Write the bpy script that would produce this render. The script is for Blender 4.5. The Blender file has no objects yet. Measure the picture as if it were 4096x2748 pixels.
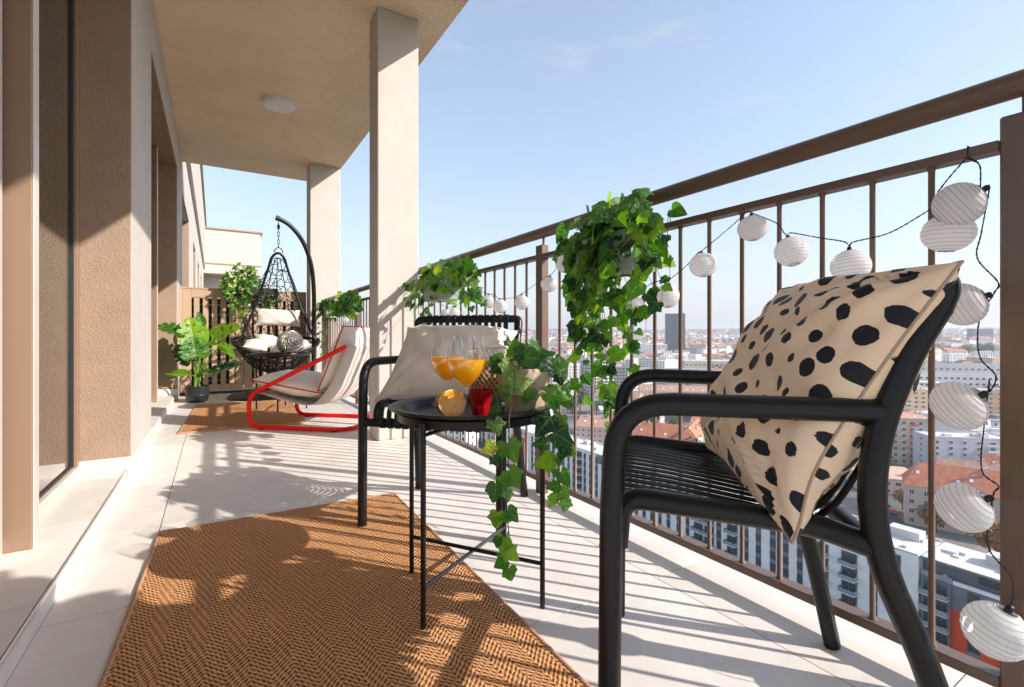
import bpy, bmesh, math, random
from math import sin, cos, pi, radians, sqrt, atan2, floor
from mathutils import Vector, Matrix, Quaternion, noise
random.seed(7)
SC = bpy.context.scene
COL = SC.collection

# ------------------------------------------------------------------ camera
cam = bpy.data.cameras.new('camera')
cam.sensor_width = 36.0
cam.lens = 36.0 * 1922.0 / 4096.0
cam.shift_y = -33.35 / 4096.0
cam.clip_start = 0.02
cam.clip_end = 60000.0
camo = bpy.data.objects.new('camera', cam)
COL.objects.link(camo)
camo.location = (0, 0, 0.73)
camo.rotation_euler = (radians(90), 0, radians(-31.776))
SC.camera = camo

# ------------------------------------------------------------------ world, sun, exposure
SUN_EL, SUN_AZ = 30.3, 140.0          # azimuth clockwise from +Y
w = bpy.data.worlds.new('World')
SC.world = w
w.use_nodes = True
wn, wl = w.node_tree.nodes, w.node_tree.links
wn.clear()
wo = wn.new('ShaderNodeOutputWorld')
bg = wn.new('ShaderNodeBackground')
sky = wn.new('ShaderNodeTexSky')
sky.sky_type = 'NISHITA'
sky.sun_disc = False
sky.sun_elevation = radians(SUN_EL)
sky.sun_rotation = radians(SUN_AZ)
sky.altitude = 250
sky.air_density = 1.0
sky.dust_density = 1.0
sky.ozone_density = 3.5
bg.inputs['Strength'].default_value = 0.15
# thin clouds
tcw = wn.new('ShaderNodeTexCoord')
mpw = wn.new('ShaderNodeMapping')
mpw.inputs['Scale'].default_value = (1.0, 1.0, 4.5)
nzw = wn.new('ShaderNodeTexNoise')
nzw.inputs['Scale'].default_value = 4.2
nzw.inputs['Detail'].default_value = 9
nzw.inputs['Roughness'].default_value = 0.62
rpw = wn.new('ShaderNodeValToRGB')
rpw.color_ramp.elements[0].position = 0.58
rpw.color_ramp.elements[0].color = (0, 0, 0, 1)
rpw.color_ramp.elements[1].position = 0.80
rpw.color_ramp.elements[1].color = (0.5, 0.5, 0.5, 1)
mxw = wn.new('ShaderNodeMix')
mxw.data_type = 'RGBA'
mxw.inputs[7].default_value = (2.2, 2.2, 2.2, 1)
wl.new(tcw.outputs['Generated'], mpw.inputs['Vector'])
wl.new(mpw.outputs[0], nzw.inputs['Vector'])
wl.new(nzw.outputs['Fac'], rpw.inputs['Fac'])
wl.new(rpw.outputs[0], mxw.inputs[0])
grd = wn.new('ShaderNodeMix'); grd.data_type = 'RGBA'; grd.blend_type = 'MULTIPLY'; grd.inputs[0].default_value = 1.0; grd.inputs[7].default_value = (0.95, 0.80, 0.68, 1)
wl.new(sky.outputs[0], grd.inputs[6]); wl.new(grd.outputs[2], mxw.inputs[6])
# pale veil of summer haze: stronger towards the horizon, the same all round
sxw = wn.new('ShaderNodeSeparateXYZ'); wl.new(tcw.outputs['Generated'], sxw.inputs[0])
inv = wn.new('ShaderNodeMath'); inv.operation = 'SUBTRACT'; inv.use_clamp = True; inv.inputs[0].default_value = 1.0; wl.new(sxw.outputs[2], inv.inputs[1])
pww = wn.new('ShaderNodeMath'); pww.operation = 'POWER'; pww.inputs[1].default_value = 5.0; wl.new(inv.outputs[0], pww.inputs[0])
vlm = wn.new('ShaderNodeMath'); vlm.operation = 'MULTIPLY_ADD'; vlm.inputs[1].default_value = 0.58; vlm.inputs[2].default_value = 0.35; wl.new(pww.outputs[0], vlm.inputs[0])
veil = wn.new('ShaderNodeMix'); veil.data_type = 'RGBA'; 
vcol = wn.new('ShaderNodeMix'); vcol.data_type = 'RGBA'; vcol.inputs[6].default_value = (0.90, 1.04, 1.17, 1); vcol.inputs[7].default_value = (1.40, 1.40, 1.50, 1)
wl.new(pww.outputs[0], vcol.inputs[0]); wl.new(vcol.outputs[2], veil.inputs[7])
wl.new(vlm.outputs[0], veil.inputs[0]); wl.new(mxw.outputs[2], veil.inputs[6])
wl.new(veil.outputs[2], bg.inputs['Color'])
wl.new(bg.outputs[0], wo.inputs['Surface'])

sun = bpy.data.lights.new('sun', 'SUN')
sun.energy = 2.0
sun.angle = radians(0.53)
sun.color = (1.0, 0.945, 0.875)
suno = bpy.data.objects.new('sun', sun)
COL.objects.link(suno)
SUNV = Vector((sin(radians(SUN_AZ)) * cos(radians(SUN_EL)), cos(radians(SUN_AZ)) * cos(radians(SUN_EL)), sin(radians(SUN_EL))))
suno.rotation_euler = SUNV.to_track_quat('Z', 'Y').to_euler()
suno.location = (6, -6, 8)

SC.view_settings.view_transform = 'Standard'
SC.view_settings.look = 'None'
SC.view_settings.exposure = 1.78
SC.view_settings.gamma = 1.0
SC.view_settings.use_curve_mapping = False
SC.render.engine = 'CYCLES'
SC.cycles.use_denoising = True
try:
    SC.cycles.denoiser = 'OPENIMAGEDENOISE'
except Exception:
    pass
SC.cycles.max_bounces = 12
SC.cycles.diffuse_bounces = 8
SC.cycles.glossy_bounces = 4
SC.cycles.transmission_bounces = 10
SC.cycles.transparent_max_bounces = 12
SC.cycles.volume_bounces = 0
SC.cycles.caustics_reflective = False
SC.cycles.caustics_refractive = False
SC.cycles.sample_clamp_indirect = 6.0

# ------------------------------------------------------------------ helpers
class MB:
    """collects shapes; build() links them as ONE mesh object"""
    def __init__(self):
        self.v, self.f, self.uv = [], [], None
    def add(self, vs, fs):
        o = len(self.v)
        self.v.extend([tuple(p) for p in vs])
        self.f.extend([tuple(i + o for i in f) for f in fs])
        return self
    def box(self, a, b):
        (x0, y0, z0), (x1, y1, z1) = a, b
        if x0 > x1: x0, x1 = x1, x0
        if y0 > y1: y0, y1 = y1, y0
        if z0 > z1: z0, z1 = z1, z0
        return self.add([(x0, y0, z0), (x1, y0, z0), (x1, y1, z0), (x0, y1, z0), (x0, y0, z1), (x1, y0, z1), (x1, y1, z1), (x0, y1, z1)],
                        [(0, 3, 2, 1), (4, 5, 6, 7), (0, 1, 5, 4), (1, 2, 6, 5), (2, 3, 7, 6), (3, 0, 4, 7)])
    def cbox(self, a, b, c=0.003):
        """box with chamfered edges"""
        lo = [min(a[i], b[i]) for i in range(3)]; hi = [max(a[i], b[i]) for i in range(3)]
        c = min(c, *[(hi[i] - lo[i]) * 0.45 for i in range(3)])
        vs, idx = [], {}
        for ax in range(3):
            for s0 in (0, 1):
                for s1 in (0, 1):
                    for s2 in (0, 1):
                        s = (s0, s1, s2)
                        p = [(hi[i] if s[i] else lo[i]) + ((-c if s[i] else c) if i != ax else 0) for i in range(3)]
                        idx[(ax, s)] = len(vs); vs.append(p)
        fs = []
        for ax in range(3):
            o1, o2 = [(1, 2), (2, 0), (0, 1)][ax]
            for sa in (0, 1):
                q = []
                for (u_, v_) in ((0, 0), (1, 0), (1, 1), (0, 1)):
                    s = [0, 0, 0]; s[ax] = sa; s[o1] = u_; s[o2] = v_
                    q.append(idx[(ax, tuple(s))])
                fs.append(q if sa else q[::-1])
            for u_ in (0, 1):
                for v_ in (0, 1):
                    s0 = [0, 0, 0]; s1 = [0, 0, 0]
                    s0[o1] = s1[o1] = u_; s0[o2] = s1[o2] = v_; s1[ax] = 1
                    s0 = tuple(s0); s1 = tuple(s1)
                    q = [idx[(o1, s0)], idx[(o1, s1)], idx[(o2, s1)], idx[(o2, s0)]]
                    fs.append(q if (u_ == v_) else q[::-1])
        for s0 in (0, 1):
            for s1 in (0, 1):
                for s2 in (0, 1):
                    s = (s0, s1, s2)
                    q = [idx[(0, s)], idx[(1, s)], idx[(2, s)]]
                    fs.append(q if (s0 + s1 + s2) % 2 == 1 else q[::-1])
        return self.add(vs, fs)
    def tube(self, path, r, n=10, closed=False, cap=True, section=None, up=None):
        path = [Vector(p) for p in path]
        m = len(path)
        rs = r if isinstance(r, (list, tuple)) else [r] * m
        sec = section or [(cos(2 * pi * i / n), sin(2 * pi * i / n)) for i in range(n)]
        n = len(sec)
        tg = []
        for i in range(m):
            a = path[(i - 1) % m] if (closed or i > 0) else path[i]
            b = path[(i + 1) % m] if (closed or i < m - 1) else path[i]
            t = (b - a)
            if t.length < 1e-9: t = Vector((0, 0, 1))
            tg.append(t.normalized())
        u = Vector(up) if up else (Vector((0, 0, 1)) if abs(tg[0].z) < 0.9 else Vector((1, 0, 0)))
        vs = []
        for i in range(m):
            t = tg[i]
            if up: u = Vector(up)
            u = u - t * u.dot(t)
            if u.length < 1e-6: u = t.orthogonal()
            u.normalize()
            s = t.cross(u)
            for (a, b) in sec:
                vs.append(path[i] + (s * a + u * b) * rs[i])
        fs = []
        for i in range(m if closed else m - 1):
            j = (i + 1) % m
            for k in range(n):
                l = (k + 1) % n
                fs.append((i * n + k, i * n + l, j * n + l, j * n + k))
        if cap and not closed:
            fs.append(tuple(range(n))[::-1])
            fs.append(tuple((m - 1) * n + k for k in range(n)))
        return self.add(vs, fs)
    def lathe(self, prof, c=(0, 0, 0), n=24, mat=None, cap=False):
        vs, fs = [], []
        for (r, z) in prof:
            for k in range(n):
                a = 2 * pi * k / n
                p = Vector((r * cos(a), r * sin(a), z))
                if mat is not None: p = mat @ p
                vs.append(p + Vector(c))
        for i in range(len(prof) - 1):
            for k in range(n):
                l = (k + 1) % n
                fs.append((i * n + k, i * n + l, (i + 1) * n + l, (i + 1) * n + k))
        if cap:
            fs.append(tuple(range(n))[::-1])
            fs.append(tuple((len(prof) - 1) * n + k for k in range(n)))
        return self.add(vs, fs)
    def ball(self, c, r, n=12, m=8):
        prof = [(max(1e-4, r * sin(pi * i / m)), -r * cos(pi * i / m)) for i in range(m + 1)]
        return self.lathe(prof, c, n)
    def build(self, name, mat, parent=None, smooth=None, label=None, mesh=None):
        me = bpy.data.meshes.new(name)
        off = Vector((0, 0, 0))
        if parent is not None:
            off = ABS.get(parent.name, Vector((0, 0, 0)))
        me.from_pydata([(p[0] - off.x, p[1] - off.y, p[2] - off.z) for p in self.v], [], self.f)
        if self.uv:
            ul = me.uv_layers.new(name='UVMap')
            for li, l in enumerate(me.loops):
                ul.data[li].uv = self.uv[l.vertex_index]
        if mat is not None:
            me.materials.append(mat)
        if smooth:
            me.shade_smooth()
            if smooth is not True:
                me.set_sharp_from_angle(angle=radians(smooth))
        o = bpy.data.objects.new(name, me)
        COL.objects.link(o)
        if parent is not None:
            o.parent = parent
            ABS[o.name] = off
        else:
            ABS[o.name] = Vector((0, 0, 0))
        if label: o['label'] = label
        return o

ABS = {}
def tag(o, label=None, cat=None, group=None, kind=None):
    if label: o['label'] = label
    if cat: o['category'] = cat
    if group: o['group'] = group
    if kind: o['kind'] = kind
    return o
def thing(name, label, cat, loc=(0, 0, 0), group=None):
    o = bpy.data.objects.new(name, None)
    o.empty_display_size = 0.05
    COL.objects.link(o)
    o.location = loc
    ABS[o.name] = Vector(loc)
    return tag(o, label, cat, group)
def inst(name, me, parent, M):
    """an object sharing mesh data, placed by matrix M (world) under parent"""
    o = bpy.data.objects.new(name, me)
    COL.objects.link(o)
    if parent is not None:
        o.parent = parent
        o.matrix_local = Matrix.Translation(-ABS.get(parent.name, Vector((0, 0, 0)))) @ M
    else:
        o.matrix_local = M
    return o
def fillet(pts, r, n=6):
    """round the corners of a polyline; r a number or per-corner list"""
    pts = [Vector(p) for p in pts]
    out = [pts[0]]
    for i in range(1, len(pts) - 1):
        rr = r[i - 1] if isinstance(r, (list, tuple)) else r
        a = (pts[i - 1] - pts[i]); b = (pts[i + 1] - pts[i])
        d = min(rr, a.length * 0.49, b.length * 0.49)
        p0 = pts[i] + a.normalized() * d; p1 = pts[i] + b.normalized() * d
        for k in range(n + 1):
            t = k / n
            out.append(p0 * (1 - t) ** 2 + pts[i] * 2 * t * (1 - t) + p1 * t * t)
    out.append(pts[-1])
    return out
def catmull(pts, n=6, closed=False):
    pts = [Vector(p) for p in pts]
    m = len(pts); out = []
    for i in range(m if closed else m - 1):
        g = (lambda k: pts[k % m]) if closed else (lambda k: pts[max(0, min(m - 1, k))])
        p0, p1, p2, p3 = g(i - 1), g(i), g(i + 1), g(i + 2)
        for k in range(n):
            t = k / n
            out.append(0.5 * ((2 * p1) + (p2 - p0) * t + (2 * p0 - 5 * p1 + 4 * p2 - p3) * t * t + (3 * p1 - p0 - 3 * p2 + p3) * t ** 3))
    if not closed: out.append(pts[-1])
    return out
R = random.uniform

# ------------------------------------------------------------------ materials
def mat_new(name):
    m = bpy.data.materials.new(name)
    m.use_nodes = True
    return m, m.node_tree.nodes, m.node_tree.links, m.node_tree.nodes['Principled BSDF']
def lin(c):
    return tuple(((x / 255) / 12.92 if x / 255 < 0.04045 else ((x / 255 + 0.055) / 1.055) ** 2.4) for x in c)
def simple(name, col, rough=0.5, metal=0.0, spec=0.5, vary=0.0, vscale=8.0, bump=0.0, bscale=200.0, bdist=0.002, detail=4, col2=None, coord='Object', randcol=0.0, **kw):
    m, n, l, b = mat_new(name)
    b.inputs['Base Color'].default_value = (*col, 1)
    b.inputs['Roughness'].default_value = rough
    b.inputs['Metallic'].default_value = metal
    b.inputs['Specular IOR Level'].default_value = spec
    tc = n.new('ShaderNodeTexCoord')
    if vary or col2:
        nz = n.new('ShaderNodeTexNoise'); nz.inputs['Scale'].default_value = vscale; nz.inputs['Detail'].default_value = 6
        nz.inputs['Roughness'].default_value = 0.6
        l.new(tc.outputs[coord], nz.inputs['Vector'])
        rp = n.new('ShaderNodeValToRGB')
        rp.color_ramp.elements[0].position = 0.3; rp.color_ramp.elements[1].position = 0.72
        c2 = col2 or tuple(min(1, c * (1 + vary)) for c in col)
        c1 = col if col2 else tuple(c * (1 - vary) for c in col)
        rp.color_ramp.elements[0].color = (*c1, 1); rp.color_ramp.elements[1].color = (*c2, 1)
        l.new(nz.outputs['Fac'], rp.inputs['Fac'])
        src = rp.outputs[0]
        if randcol:
            oi = n.new('ShaderNodeObjectInfo')
            hs = n.new('ShaderNodeHueSaturation')
            mr = n.new('ShaderNodeMapRange'); mr.inputs['To Min'].default_value = 1 - randcol; mr.inputs['To Max'].default_value = 1 + randcol
            l.new(oi.outputs['Random'], mr.inputs['Value']); l.new(mr.outputs[0], hs.inputs['Value']); l.new(src, hs.inputs['Color'])
            src = hs.outputs[0]
        l.new(src, b.inputs['Base Color'])
    if bump:
        nb = n.new('ShaderNodeTexNoise'); nb.inputs['Scale'].default_value = bscale; nb.inputs['Detail'].default_value = detail
        l.new(tc.outputs[coord], nb.inputs['Vector'])
        bp = n.new('ShaderNodeBump'); bp.inputs['Strength'].default_value = bump; bp.inputs['Distance'].default_value = bdist
        l.new(nb.outputs['Fac'], bp.inputs['Height']); l.new(bp.outputs[0], b.inputs['Normal'])
    for k, v in kw.items():
        b.inputs[k].default_value = v
    return m

M = {}
M['wall'] = simple('wall_render', (0.53, 0.48, 0.43), 0.9, vary=0.05, vscale=3.0, bump=0.5, bscale=160, bdist=0.003)
M['pillar'] = simple('pillar_render', (0.525, 0.485, 0.44), 0.9, vary=0.06, vscale=5.0, bump=0.45, bscale=150, bdist=0.003)
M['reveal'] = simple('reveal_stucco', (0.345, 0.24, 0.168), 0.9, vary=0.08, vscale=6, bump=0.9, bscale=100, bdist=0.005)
M['frame'] = simple('frame_taupe', (0.275, 0.18, 0.12), 0.42, vary=0.03, vscale=3)
M['frame_edge'] = simple('frame_edge', (0.62, 0.53, 0.47), 0.35, vary=0.03)
M['rail'] = simple('rail_paint', (0.150, 0.095, 0.065), 0.33, vary=0.04, vscale=12)
M['gate'] = simple('gate_taupe', (0.45, 0.31, 0.21), 0.45, vary=0.04, vscale=3)
M['gasket'] = simple('black_gasket', (0.02, 0.02, 0.022), 0.5)
M['alu'] = simple('aluminium_trim', (0.72, 0.72, 0.74), 0.3, metal=0.9)
M['black'] = simple('black_powder', (0.0075, 0.007, 0.0068), 0.36, spec=0.35, bump=0.08, bscale=900, bdist=0.0005)
M['black_strip'] = simple('black_strip', (0.006, 0.006, 0.006), 0.4, spec=0.35)
M['white_plastic'] = simple('white_plastic', (0.78, 0.76, 0.73), 0.4)
# ================================================================== BALCONY STRUCTURE
def floor_tile_mat():
    m, n, l, b = mat_new('porcelain_tile')
    tc = n.new('ShaderNodeTexCoord')
    oi = n.new('ShaderNodeObjectInfo')
    ad = n.new('ShaderNodeVectorMath'); ad.operation = 'ADD'
    l.new(tc.outputs['Object'], ad.inputs[0])
    cx = n.new('ShaderNodeCombineXYZ'); mu = n.new('ShaderNodeMath'); mu.operation = 'MULTIPLY'; mu.inputs[1].default_value = 30
    l.new(oi.outputs['Random'], mu.inputs[0]); l.new(mu.outputs[0], cx.inputs[0]); l.new(mu.outputs[0], cx.inputs[1])
    l.new(cx.outputs[0], ad.inputs[1])
    nz = n.new('ShaderNodeTexNoise'); nz.inputs['Scale'].default_value = 3.5; nz.inputs['Detail'].default_value = 8; nz.inputs['Roughness'].default_value = 0.65; nz.inputs['Distortion'].default_value = 0.8
    l.new(ad.outputs[0], nz.inputs['Vector'])
    rp = n.new('ShaderNodeValToRGB')
    rp.color_ramp.elements[0].position = 0.32; rp.color_ramp.elements[0].color = (0.675, 0.615, 0.565, 1)
    rp.color_ramp.elements[1].position = 0.66; rp.color_ramp.elements[1].color = (0.80, 0.74, 0.685, 1)
    l.new(nz.outputs['Fac'], rp.inputs['Fac'])
    sp = n.new('ShaderNodeTexVoronoi'); sp.inputs['Scale'].default_value = 9.0
    l.new(ad.outputs[0], sp.inputs['Vector'])
    lt = n.new('ShaderNodeMath'); lt.operation = 'LESS_THAN'; lt.inputs[1].default_value = 0.022
    l.new(sp.outputs['Distance'], lt.inputs[0])
    mx = n.new('ShaderNodeMix'); mx.data_type = 'RGBA'; mx.inputs[7].default_value = (0.42, 0.36, 0.30, 1)
    ms = n.new('ShaderNodeMath'); ms.operation = 'MULTIPLY'; ms.inputs[1].default_value = 0.6
    l.new(lt.outputs[0], ms.inputs[0]); l.new(ms.outputs[0], mx.inputs[0]); l.new(rp.outputs[0], mx.inputs[6])
    hs = n.new('ShaderNodeHueSaturation'); hr = n.new('ShaderNodeMapRange'); hr.inputs['To Min'].default_value = 0.94; hr.inputs['To Max'].default_value = 1.03
    l.new(oi.outputs['Random'], hr.inputs['Value']); l.new(hr.outputs[0], hs.inputs['Value']); l.new(mx.outputs[2], hs.inputs['Color'])
    l.new(hs.outputs[0], b.inputs['Base Color'])
    r2 = n.new('ShaderNodeMapRange'); r2.inputs['To Min'].default_value = 0.32; r2.inputs['To Max'].default_value = 0.55
    l.new(nz.outputs['Fac'], r2.inputs['Value']); l.new(r2.outputs[0], b.inputs['Roughness'])
    b.inputs['Specular IOR Level'].default_value = 0.35
    nb = n.new('ShaderNodeTexNoise'); nb.inputs['Scale'].default_value = 60; nb.inputs['Detail'].default_value = 6
    l.new(tc.outputs['Object'], nb.inputs['Vector'])
    bp = n.new('ShaderNodeBump'); bp.inputs['Strength'].default_value = 0.08; bp.inputs['Distance'].default_value = 0.002
    l.new(nb.outputs['Fac'], bp.inputs['Height']); l.new(bp.outputs[0], b.inputs['Normal'])
    return m
M['tile'] = floor_tile_mat()
M['grout'] = simple('grout', (0.30, 0.235, 0.185), 0.95)
M['concrete'] = simple('concrete', (0.42, 0.38, 0.34), 0.9, vary=0.1)

X_STEP, Z_STEP, X_EDGE, Y_BACK, Y_END = -0.37, 0.06, 1.44, -3.2, 7.75
b = MB().box((-2.6, Y_BACK, -0.28), (X_EDGE, Y_END, -0.006))
fl = tag(b.build('balcony_floor', M['grout']), 'pale porcelain tiled balcony floor with thin brown joints', 'floor', kind='structure')
xs = [X_STEP, -0.175, 1.13, X_EDGE]
ys = [Y_BACK] + [1.003 - 0.6375 * k for k in (5, 4, 3, 2, 1)] + [1.003, 1.64, 2.275, 2.92, 3.57, 4.215, 4.86, 5.505, 6.15, 6.795, Y_END]
G = 0.0018
for i in range(len(xs) - 1):
    for j in range(len(ys) - 1):
        MB().box((xs[i] + (G if i else -0.0005), ys[j] + G, -0.012), (xs[i + 1] - G, ys[j + 1] - G, 0.0)).build('tile', M['tile'], fl)
# step along the wall: tiles, riser tiles and a slim metal edge
st = tag(MB().box((-2.4, Y_BACK, -0.005), (X_STEP - 0.012, Y_END - 0.3, Z_STEP - 0.008)).build('step', M['grout']), 'low tiled step along the facade wall', 'step', kind='structure')
for j in range(len(ys) - 1):
    y0, y1 = ys[j], ys[j + 1]
    MB().box((-1.02, y0 + G, Z_STEP - 0.0085), (X_STEP - 0.0085, min(y1, Y_END - .3) - G, Z_STEP)).build('tile', M['tile'], st)
    MB().box((X_STEP - 0.0115, y0 + G * .7, 0.0006), (X_STEP - 0.0012, min(y1, Y_END - .3) - G * .7, Z_STEP - 0.009)).build('riser_tile', M['tile'], st)
MB().cbox((X_STEP - 0.005, Y_BACK, Z_STEP - 0.0085), (X_STEP + 0.0005, 3.060, Z_STEP + 0.001), 0.0008).build('edge_trim', M['alu'], st)

# ------------------------------------------------------------------ facade wall on the left
ZC = 3.0
XW = -0.355
fac = thing('facade_wall', 'beige rendered apartment wall with deep taupe door recesses on the left', 'wall', (-0.4, 3.0, 0))
P1Y0, P1Y1 = 3.075, 3.96       # first pier
P2Y0, P2Y1 = 6.56, 7.55        # second pier
XR = -0.62                     # back of the recesses
Z_HEAD = 2.62
MB().box((-1.2, P1Y0, 0.0002), (XW, P1Y1, ZC)).build('pier', M['wall'], fac)
MB().box((-1.2, P2Y0, 0.0002), (XW, P2Y1, ZC)).build('pier', M['wall'], fac)
# taupe textured reveals (facing the camera), 3 mm proud of the pier
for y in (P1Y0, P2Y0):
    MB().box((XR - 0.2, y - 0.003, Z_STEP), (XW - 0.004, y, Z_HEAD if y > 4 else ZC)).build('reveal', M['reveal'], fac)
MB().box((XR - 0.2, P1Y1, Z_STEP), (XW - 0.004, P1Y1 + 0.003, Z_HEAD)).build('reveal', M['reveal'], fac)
# lintel over the second recess and the soffit of that recess
MB().box((-1.2, P1Y1, Z_HEAD), (XW, P2Y0, ZC)).build('lintel', M['wall'], fac)
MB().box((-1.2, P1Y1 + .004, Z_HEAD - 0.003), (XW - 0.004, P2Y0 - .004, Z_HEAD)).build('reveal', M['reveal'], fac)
# lintel over the first recess (above the frame)
MB().box((-1.2, Y_BACK, 2.86), (XW, P1Y0 - 0.004, ZC)).build('lintel', M['wall'], fac)
# skirting tiles on the piers
MB().cbox((XR, P1Y0 - 0.014, Z_STEP), (XW + 0.013, P1Y0 - 0.0035, 0.12), 0.0012).build('skirting_tile', M['tile'], fac)
MB().cbox((XW + 0.0005, P1Y0 - 0.003, 0.0005), (XW + 0.013, P1Y0 + 0.45, 0.12), 0.0012).build('skirting_tile', M['tile'], fac)
MB().cbox((XW + 0.0005, P1Y0 + 0.452, 0.0005), (XW + 0.013, P1Y1, 0.12), 0.0012).build('skirting_tile', M['tile'], fac)
MB().cbox((XR, P2Y0 - 0.014, Z_STEP), (XW + 0.013, P2Y0 - 0.0035, 0.13), 0.0012).build('skirting_tile', M['tile'], fac)

for y in (P1Y0, P2Y0):
    MB().box((X_STEP + 0.001, y - 0.0135, 0.0004), (XW + 0.0128, y - 0.0002, Z_STEP - 0.0006)).build('skirting_tile', M['tile'], fac)
# ------------------------------------------------------------------ glazing in the recesses
M['glass'] = None
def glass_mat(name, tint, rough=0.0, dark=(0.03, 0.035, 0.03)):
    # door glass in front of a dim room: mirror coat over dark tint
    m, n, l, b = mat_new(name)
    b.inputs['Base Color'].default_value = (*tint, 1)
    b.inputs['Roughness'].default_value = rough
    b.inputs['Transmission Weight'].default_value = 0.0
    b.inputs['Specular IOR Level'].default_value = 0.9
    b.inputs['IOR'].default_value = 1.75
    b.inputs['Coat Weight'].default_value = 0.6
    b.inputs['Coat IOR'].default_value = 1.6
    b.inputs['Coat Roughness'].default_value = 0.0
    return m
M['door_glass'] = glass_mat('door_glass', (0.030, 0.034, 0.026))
def glazing(name, label, y0, y1, ztop, mull):
    t = thing(name, label, 'door', (-0.57, (y0 + y1) / 2, Z_STEP))
    xg = -0.575
    MB().box((xg - 0.008, y0 + .02, Z_STEP + 0.045), (xg, y1 - .035, ztop - 0.05)).build('glass_pane', M['door_glass'], t)
    MB().cbox((xg - 0.04, y0, Z_STEP), (xg + 0.024, y1, Z_STEP + 0.042), 0.002).build('sill', M['frame_edge'], t)
    MB().cbox((xg - 0.04, y1 - 0.045, Z_STEP + 0.042), (xg + 0.022, y1 - 0.001, ztop), 0.002).build('jamb', M['frame'], t)
    MB().cbox((xg - 0.01, y1 - 0.06, Z_STEP + 0.045), (xg + 0.010, y1 - 0.046, ztop), 0.002).build('gasket', M['gasket'], t)
    MB().cbox((xg - 0.01, y0, Z_STEP + 0.043), (xg + 0.008, y1 - 0.062, Z_STEP + 0.056), 0.002).build('gasket', M['gasket'], t)
    MB().cbox((xg - 0.04, y0, ztop - 0.06), (xg + 0.022, y1, ztop), 0.002).build('head', M['frame'], t)
    for (ya, yb, xo) in mull:
        MB().cbox((xg - 0.04, ya, Z_STEP), (xo - 0.0035, yb, ztop), 0.003).build('mullion', M['frame'], t)
        MB().cbox((xo - 0.004, ya + .004, Z_STEP + .001), (xo, yb - .0015, ztop), 0.0015).build('mullion_edge', M['frame_edge'], t)
    return t
glazing('glass_door', 'tall tinted balcony door at the left edge reflecting a stucco pier', 0.9, P1Y0 - 0.004, 2.86, [(2.068, 2.125, -0.481), (1.955, 2.03, -0.54), (0.9, 0.98, -0.5)])
glazing('glass_door', 'dark recessed balcony door beyond the first pier', P1Y1 + 0.004, P2Y0 - 0.006, Z_HEAD - 0.004, [(5.93, 6.0, -0.483)])

# ------------------------------------------------------------------ ceiling slab, pillars, closing wall
def ceil_mat():
    m, n, l, b = mat_new('ceiling_render')
    tc = n.new('ShaderNodeTexCoord')
    nz = n.new('ShaderNodeTexNoise'); nz.inputs['Scale'].default_value = 1.7; nz.inputs['Detail'].default_value = 9; nz.inputs['Roughness'].default_value = 0.68
    l.new(tc.outputs['Object'], nz.inputs['Vector'])
    rp = n.new('ShaderNodeValToRGB')
    rp.color_ramp.elements[0].position = 0.30; rp.color_ramp.elements[0].color = (0.77, 0.585, 0.395, 1)
    rp.color_ramp.elements[1].position = 0.70; rp.color_ramp.elements[1].color = (0.90, 0.72, 0.53, 1)
    l.new(nz.outputs['Fac'], rp.inputs['Fac'])
    # grime freckles, stronger towards the outer edge
    n2 = n.new('ShaderNodeTexNoise'); n2.inputs['Scale'].default_value = 95; n2.inputs['Detail'].default_value = 3; n2.inputs['Roughness'].default_value = 0.6
    l.new(tc.outputs['Object'], n2.inputs['Vector'])
    n3 = n.new('ShaderNodeTexNoise'); n3.inputs['Scale'].default_value = 2.6; n3.inputs['Detail'].default_value = 4
    l.new(tc.outputs['Object'], n3.inputs['Vector'])
    sx = n.new('ShaderNodeSeparateXYZ'); l.new(tc.outputs['Object'], sx.inputs[0])
    mr = n.new('ShaderNodeMapRange'); mr.inputs['From Min'].default_value = 0.3; mr.inputs['From Max'].default_value = 1.35; mr.inputs['To Min'].default_value = 0.0; mr.inputs['To Max'].default_value = 0.13
    l.new(sx.outputs[0], mr.inputs['Value'])
    m3 = n.new('ShaderNodeMath'); m3.operation = 'MULTIPLY'; m3.inputs[1].default_value = 0.16
    l.new(n3.outputs['Fac'], m3.inputs[0])
    a1 = n.new('ShaderNodeMath'); a1.operation = 'ADD'; l.new(n2.outputs['Fac'], a1.inputs[0]); l.new(m3.outputs[0], a1.inputs[1])
    a2 = n.new('ShaderNodeMath'); a2.operation = 'ADD'; l.new(a1.outputs[0], a2.inputs[0]); l.new(mr.outputs[0], a2.inputs[1])
    r2 = n.new('ShaderNodeValToRGB')
    r2.color_ramp.elements[0].position = 0.74; r2.color_ramp.elements[0].color = (0, 0, 0, 1)
    r2.color_ramp.elements[1].position = 0.84; r2.color_ramp.elements[1].color = (0.7, 0.7, 0.7, 1)
    l.new(a2.outputs[0], r2.inputs['Fac'])
    mx = n.new('ShaderNodeMix'); mx.data_type = 'RGBA'; mx.inputs[7].default_value = (0.20, 0.14, 0.10, 1)
    l.new(r2.outputs[0], mx.inputs[0]); l.new(rp.outputs[0], mx.inputs[6])
    l.new(mx.outputs[2], b.inputs['Base Color'])
    b.inputs['Roughness'].default_value = 0.95
    b.inputs['Specular IOR Level'].default_value = 0.15
    bp = n.new('ShaderNodeBump'); bp.inputs['Strength'].default_value = 0.35; bp.inputs['Distance'].default_value = 0.003
    l.new(n2.outputs['Fac'], bp.inputs['Height']); l.new(bp.outputs[0], b.inputs['Normal'])
    return m
M['ceiling'] = ceil_mat()
CX = 1.467
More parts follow.
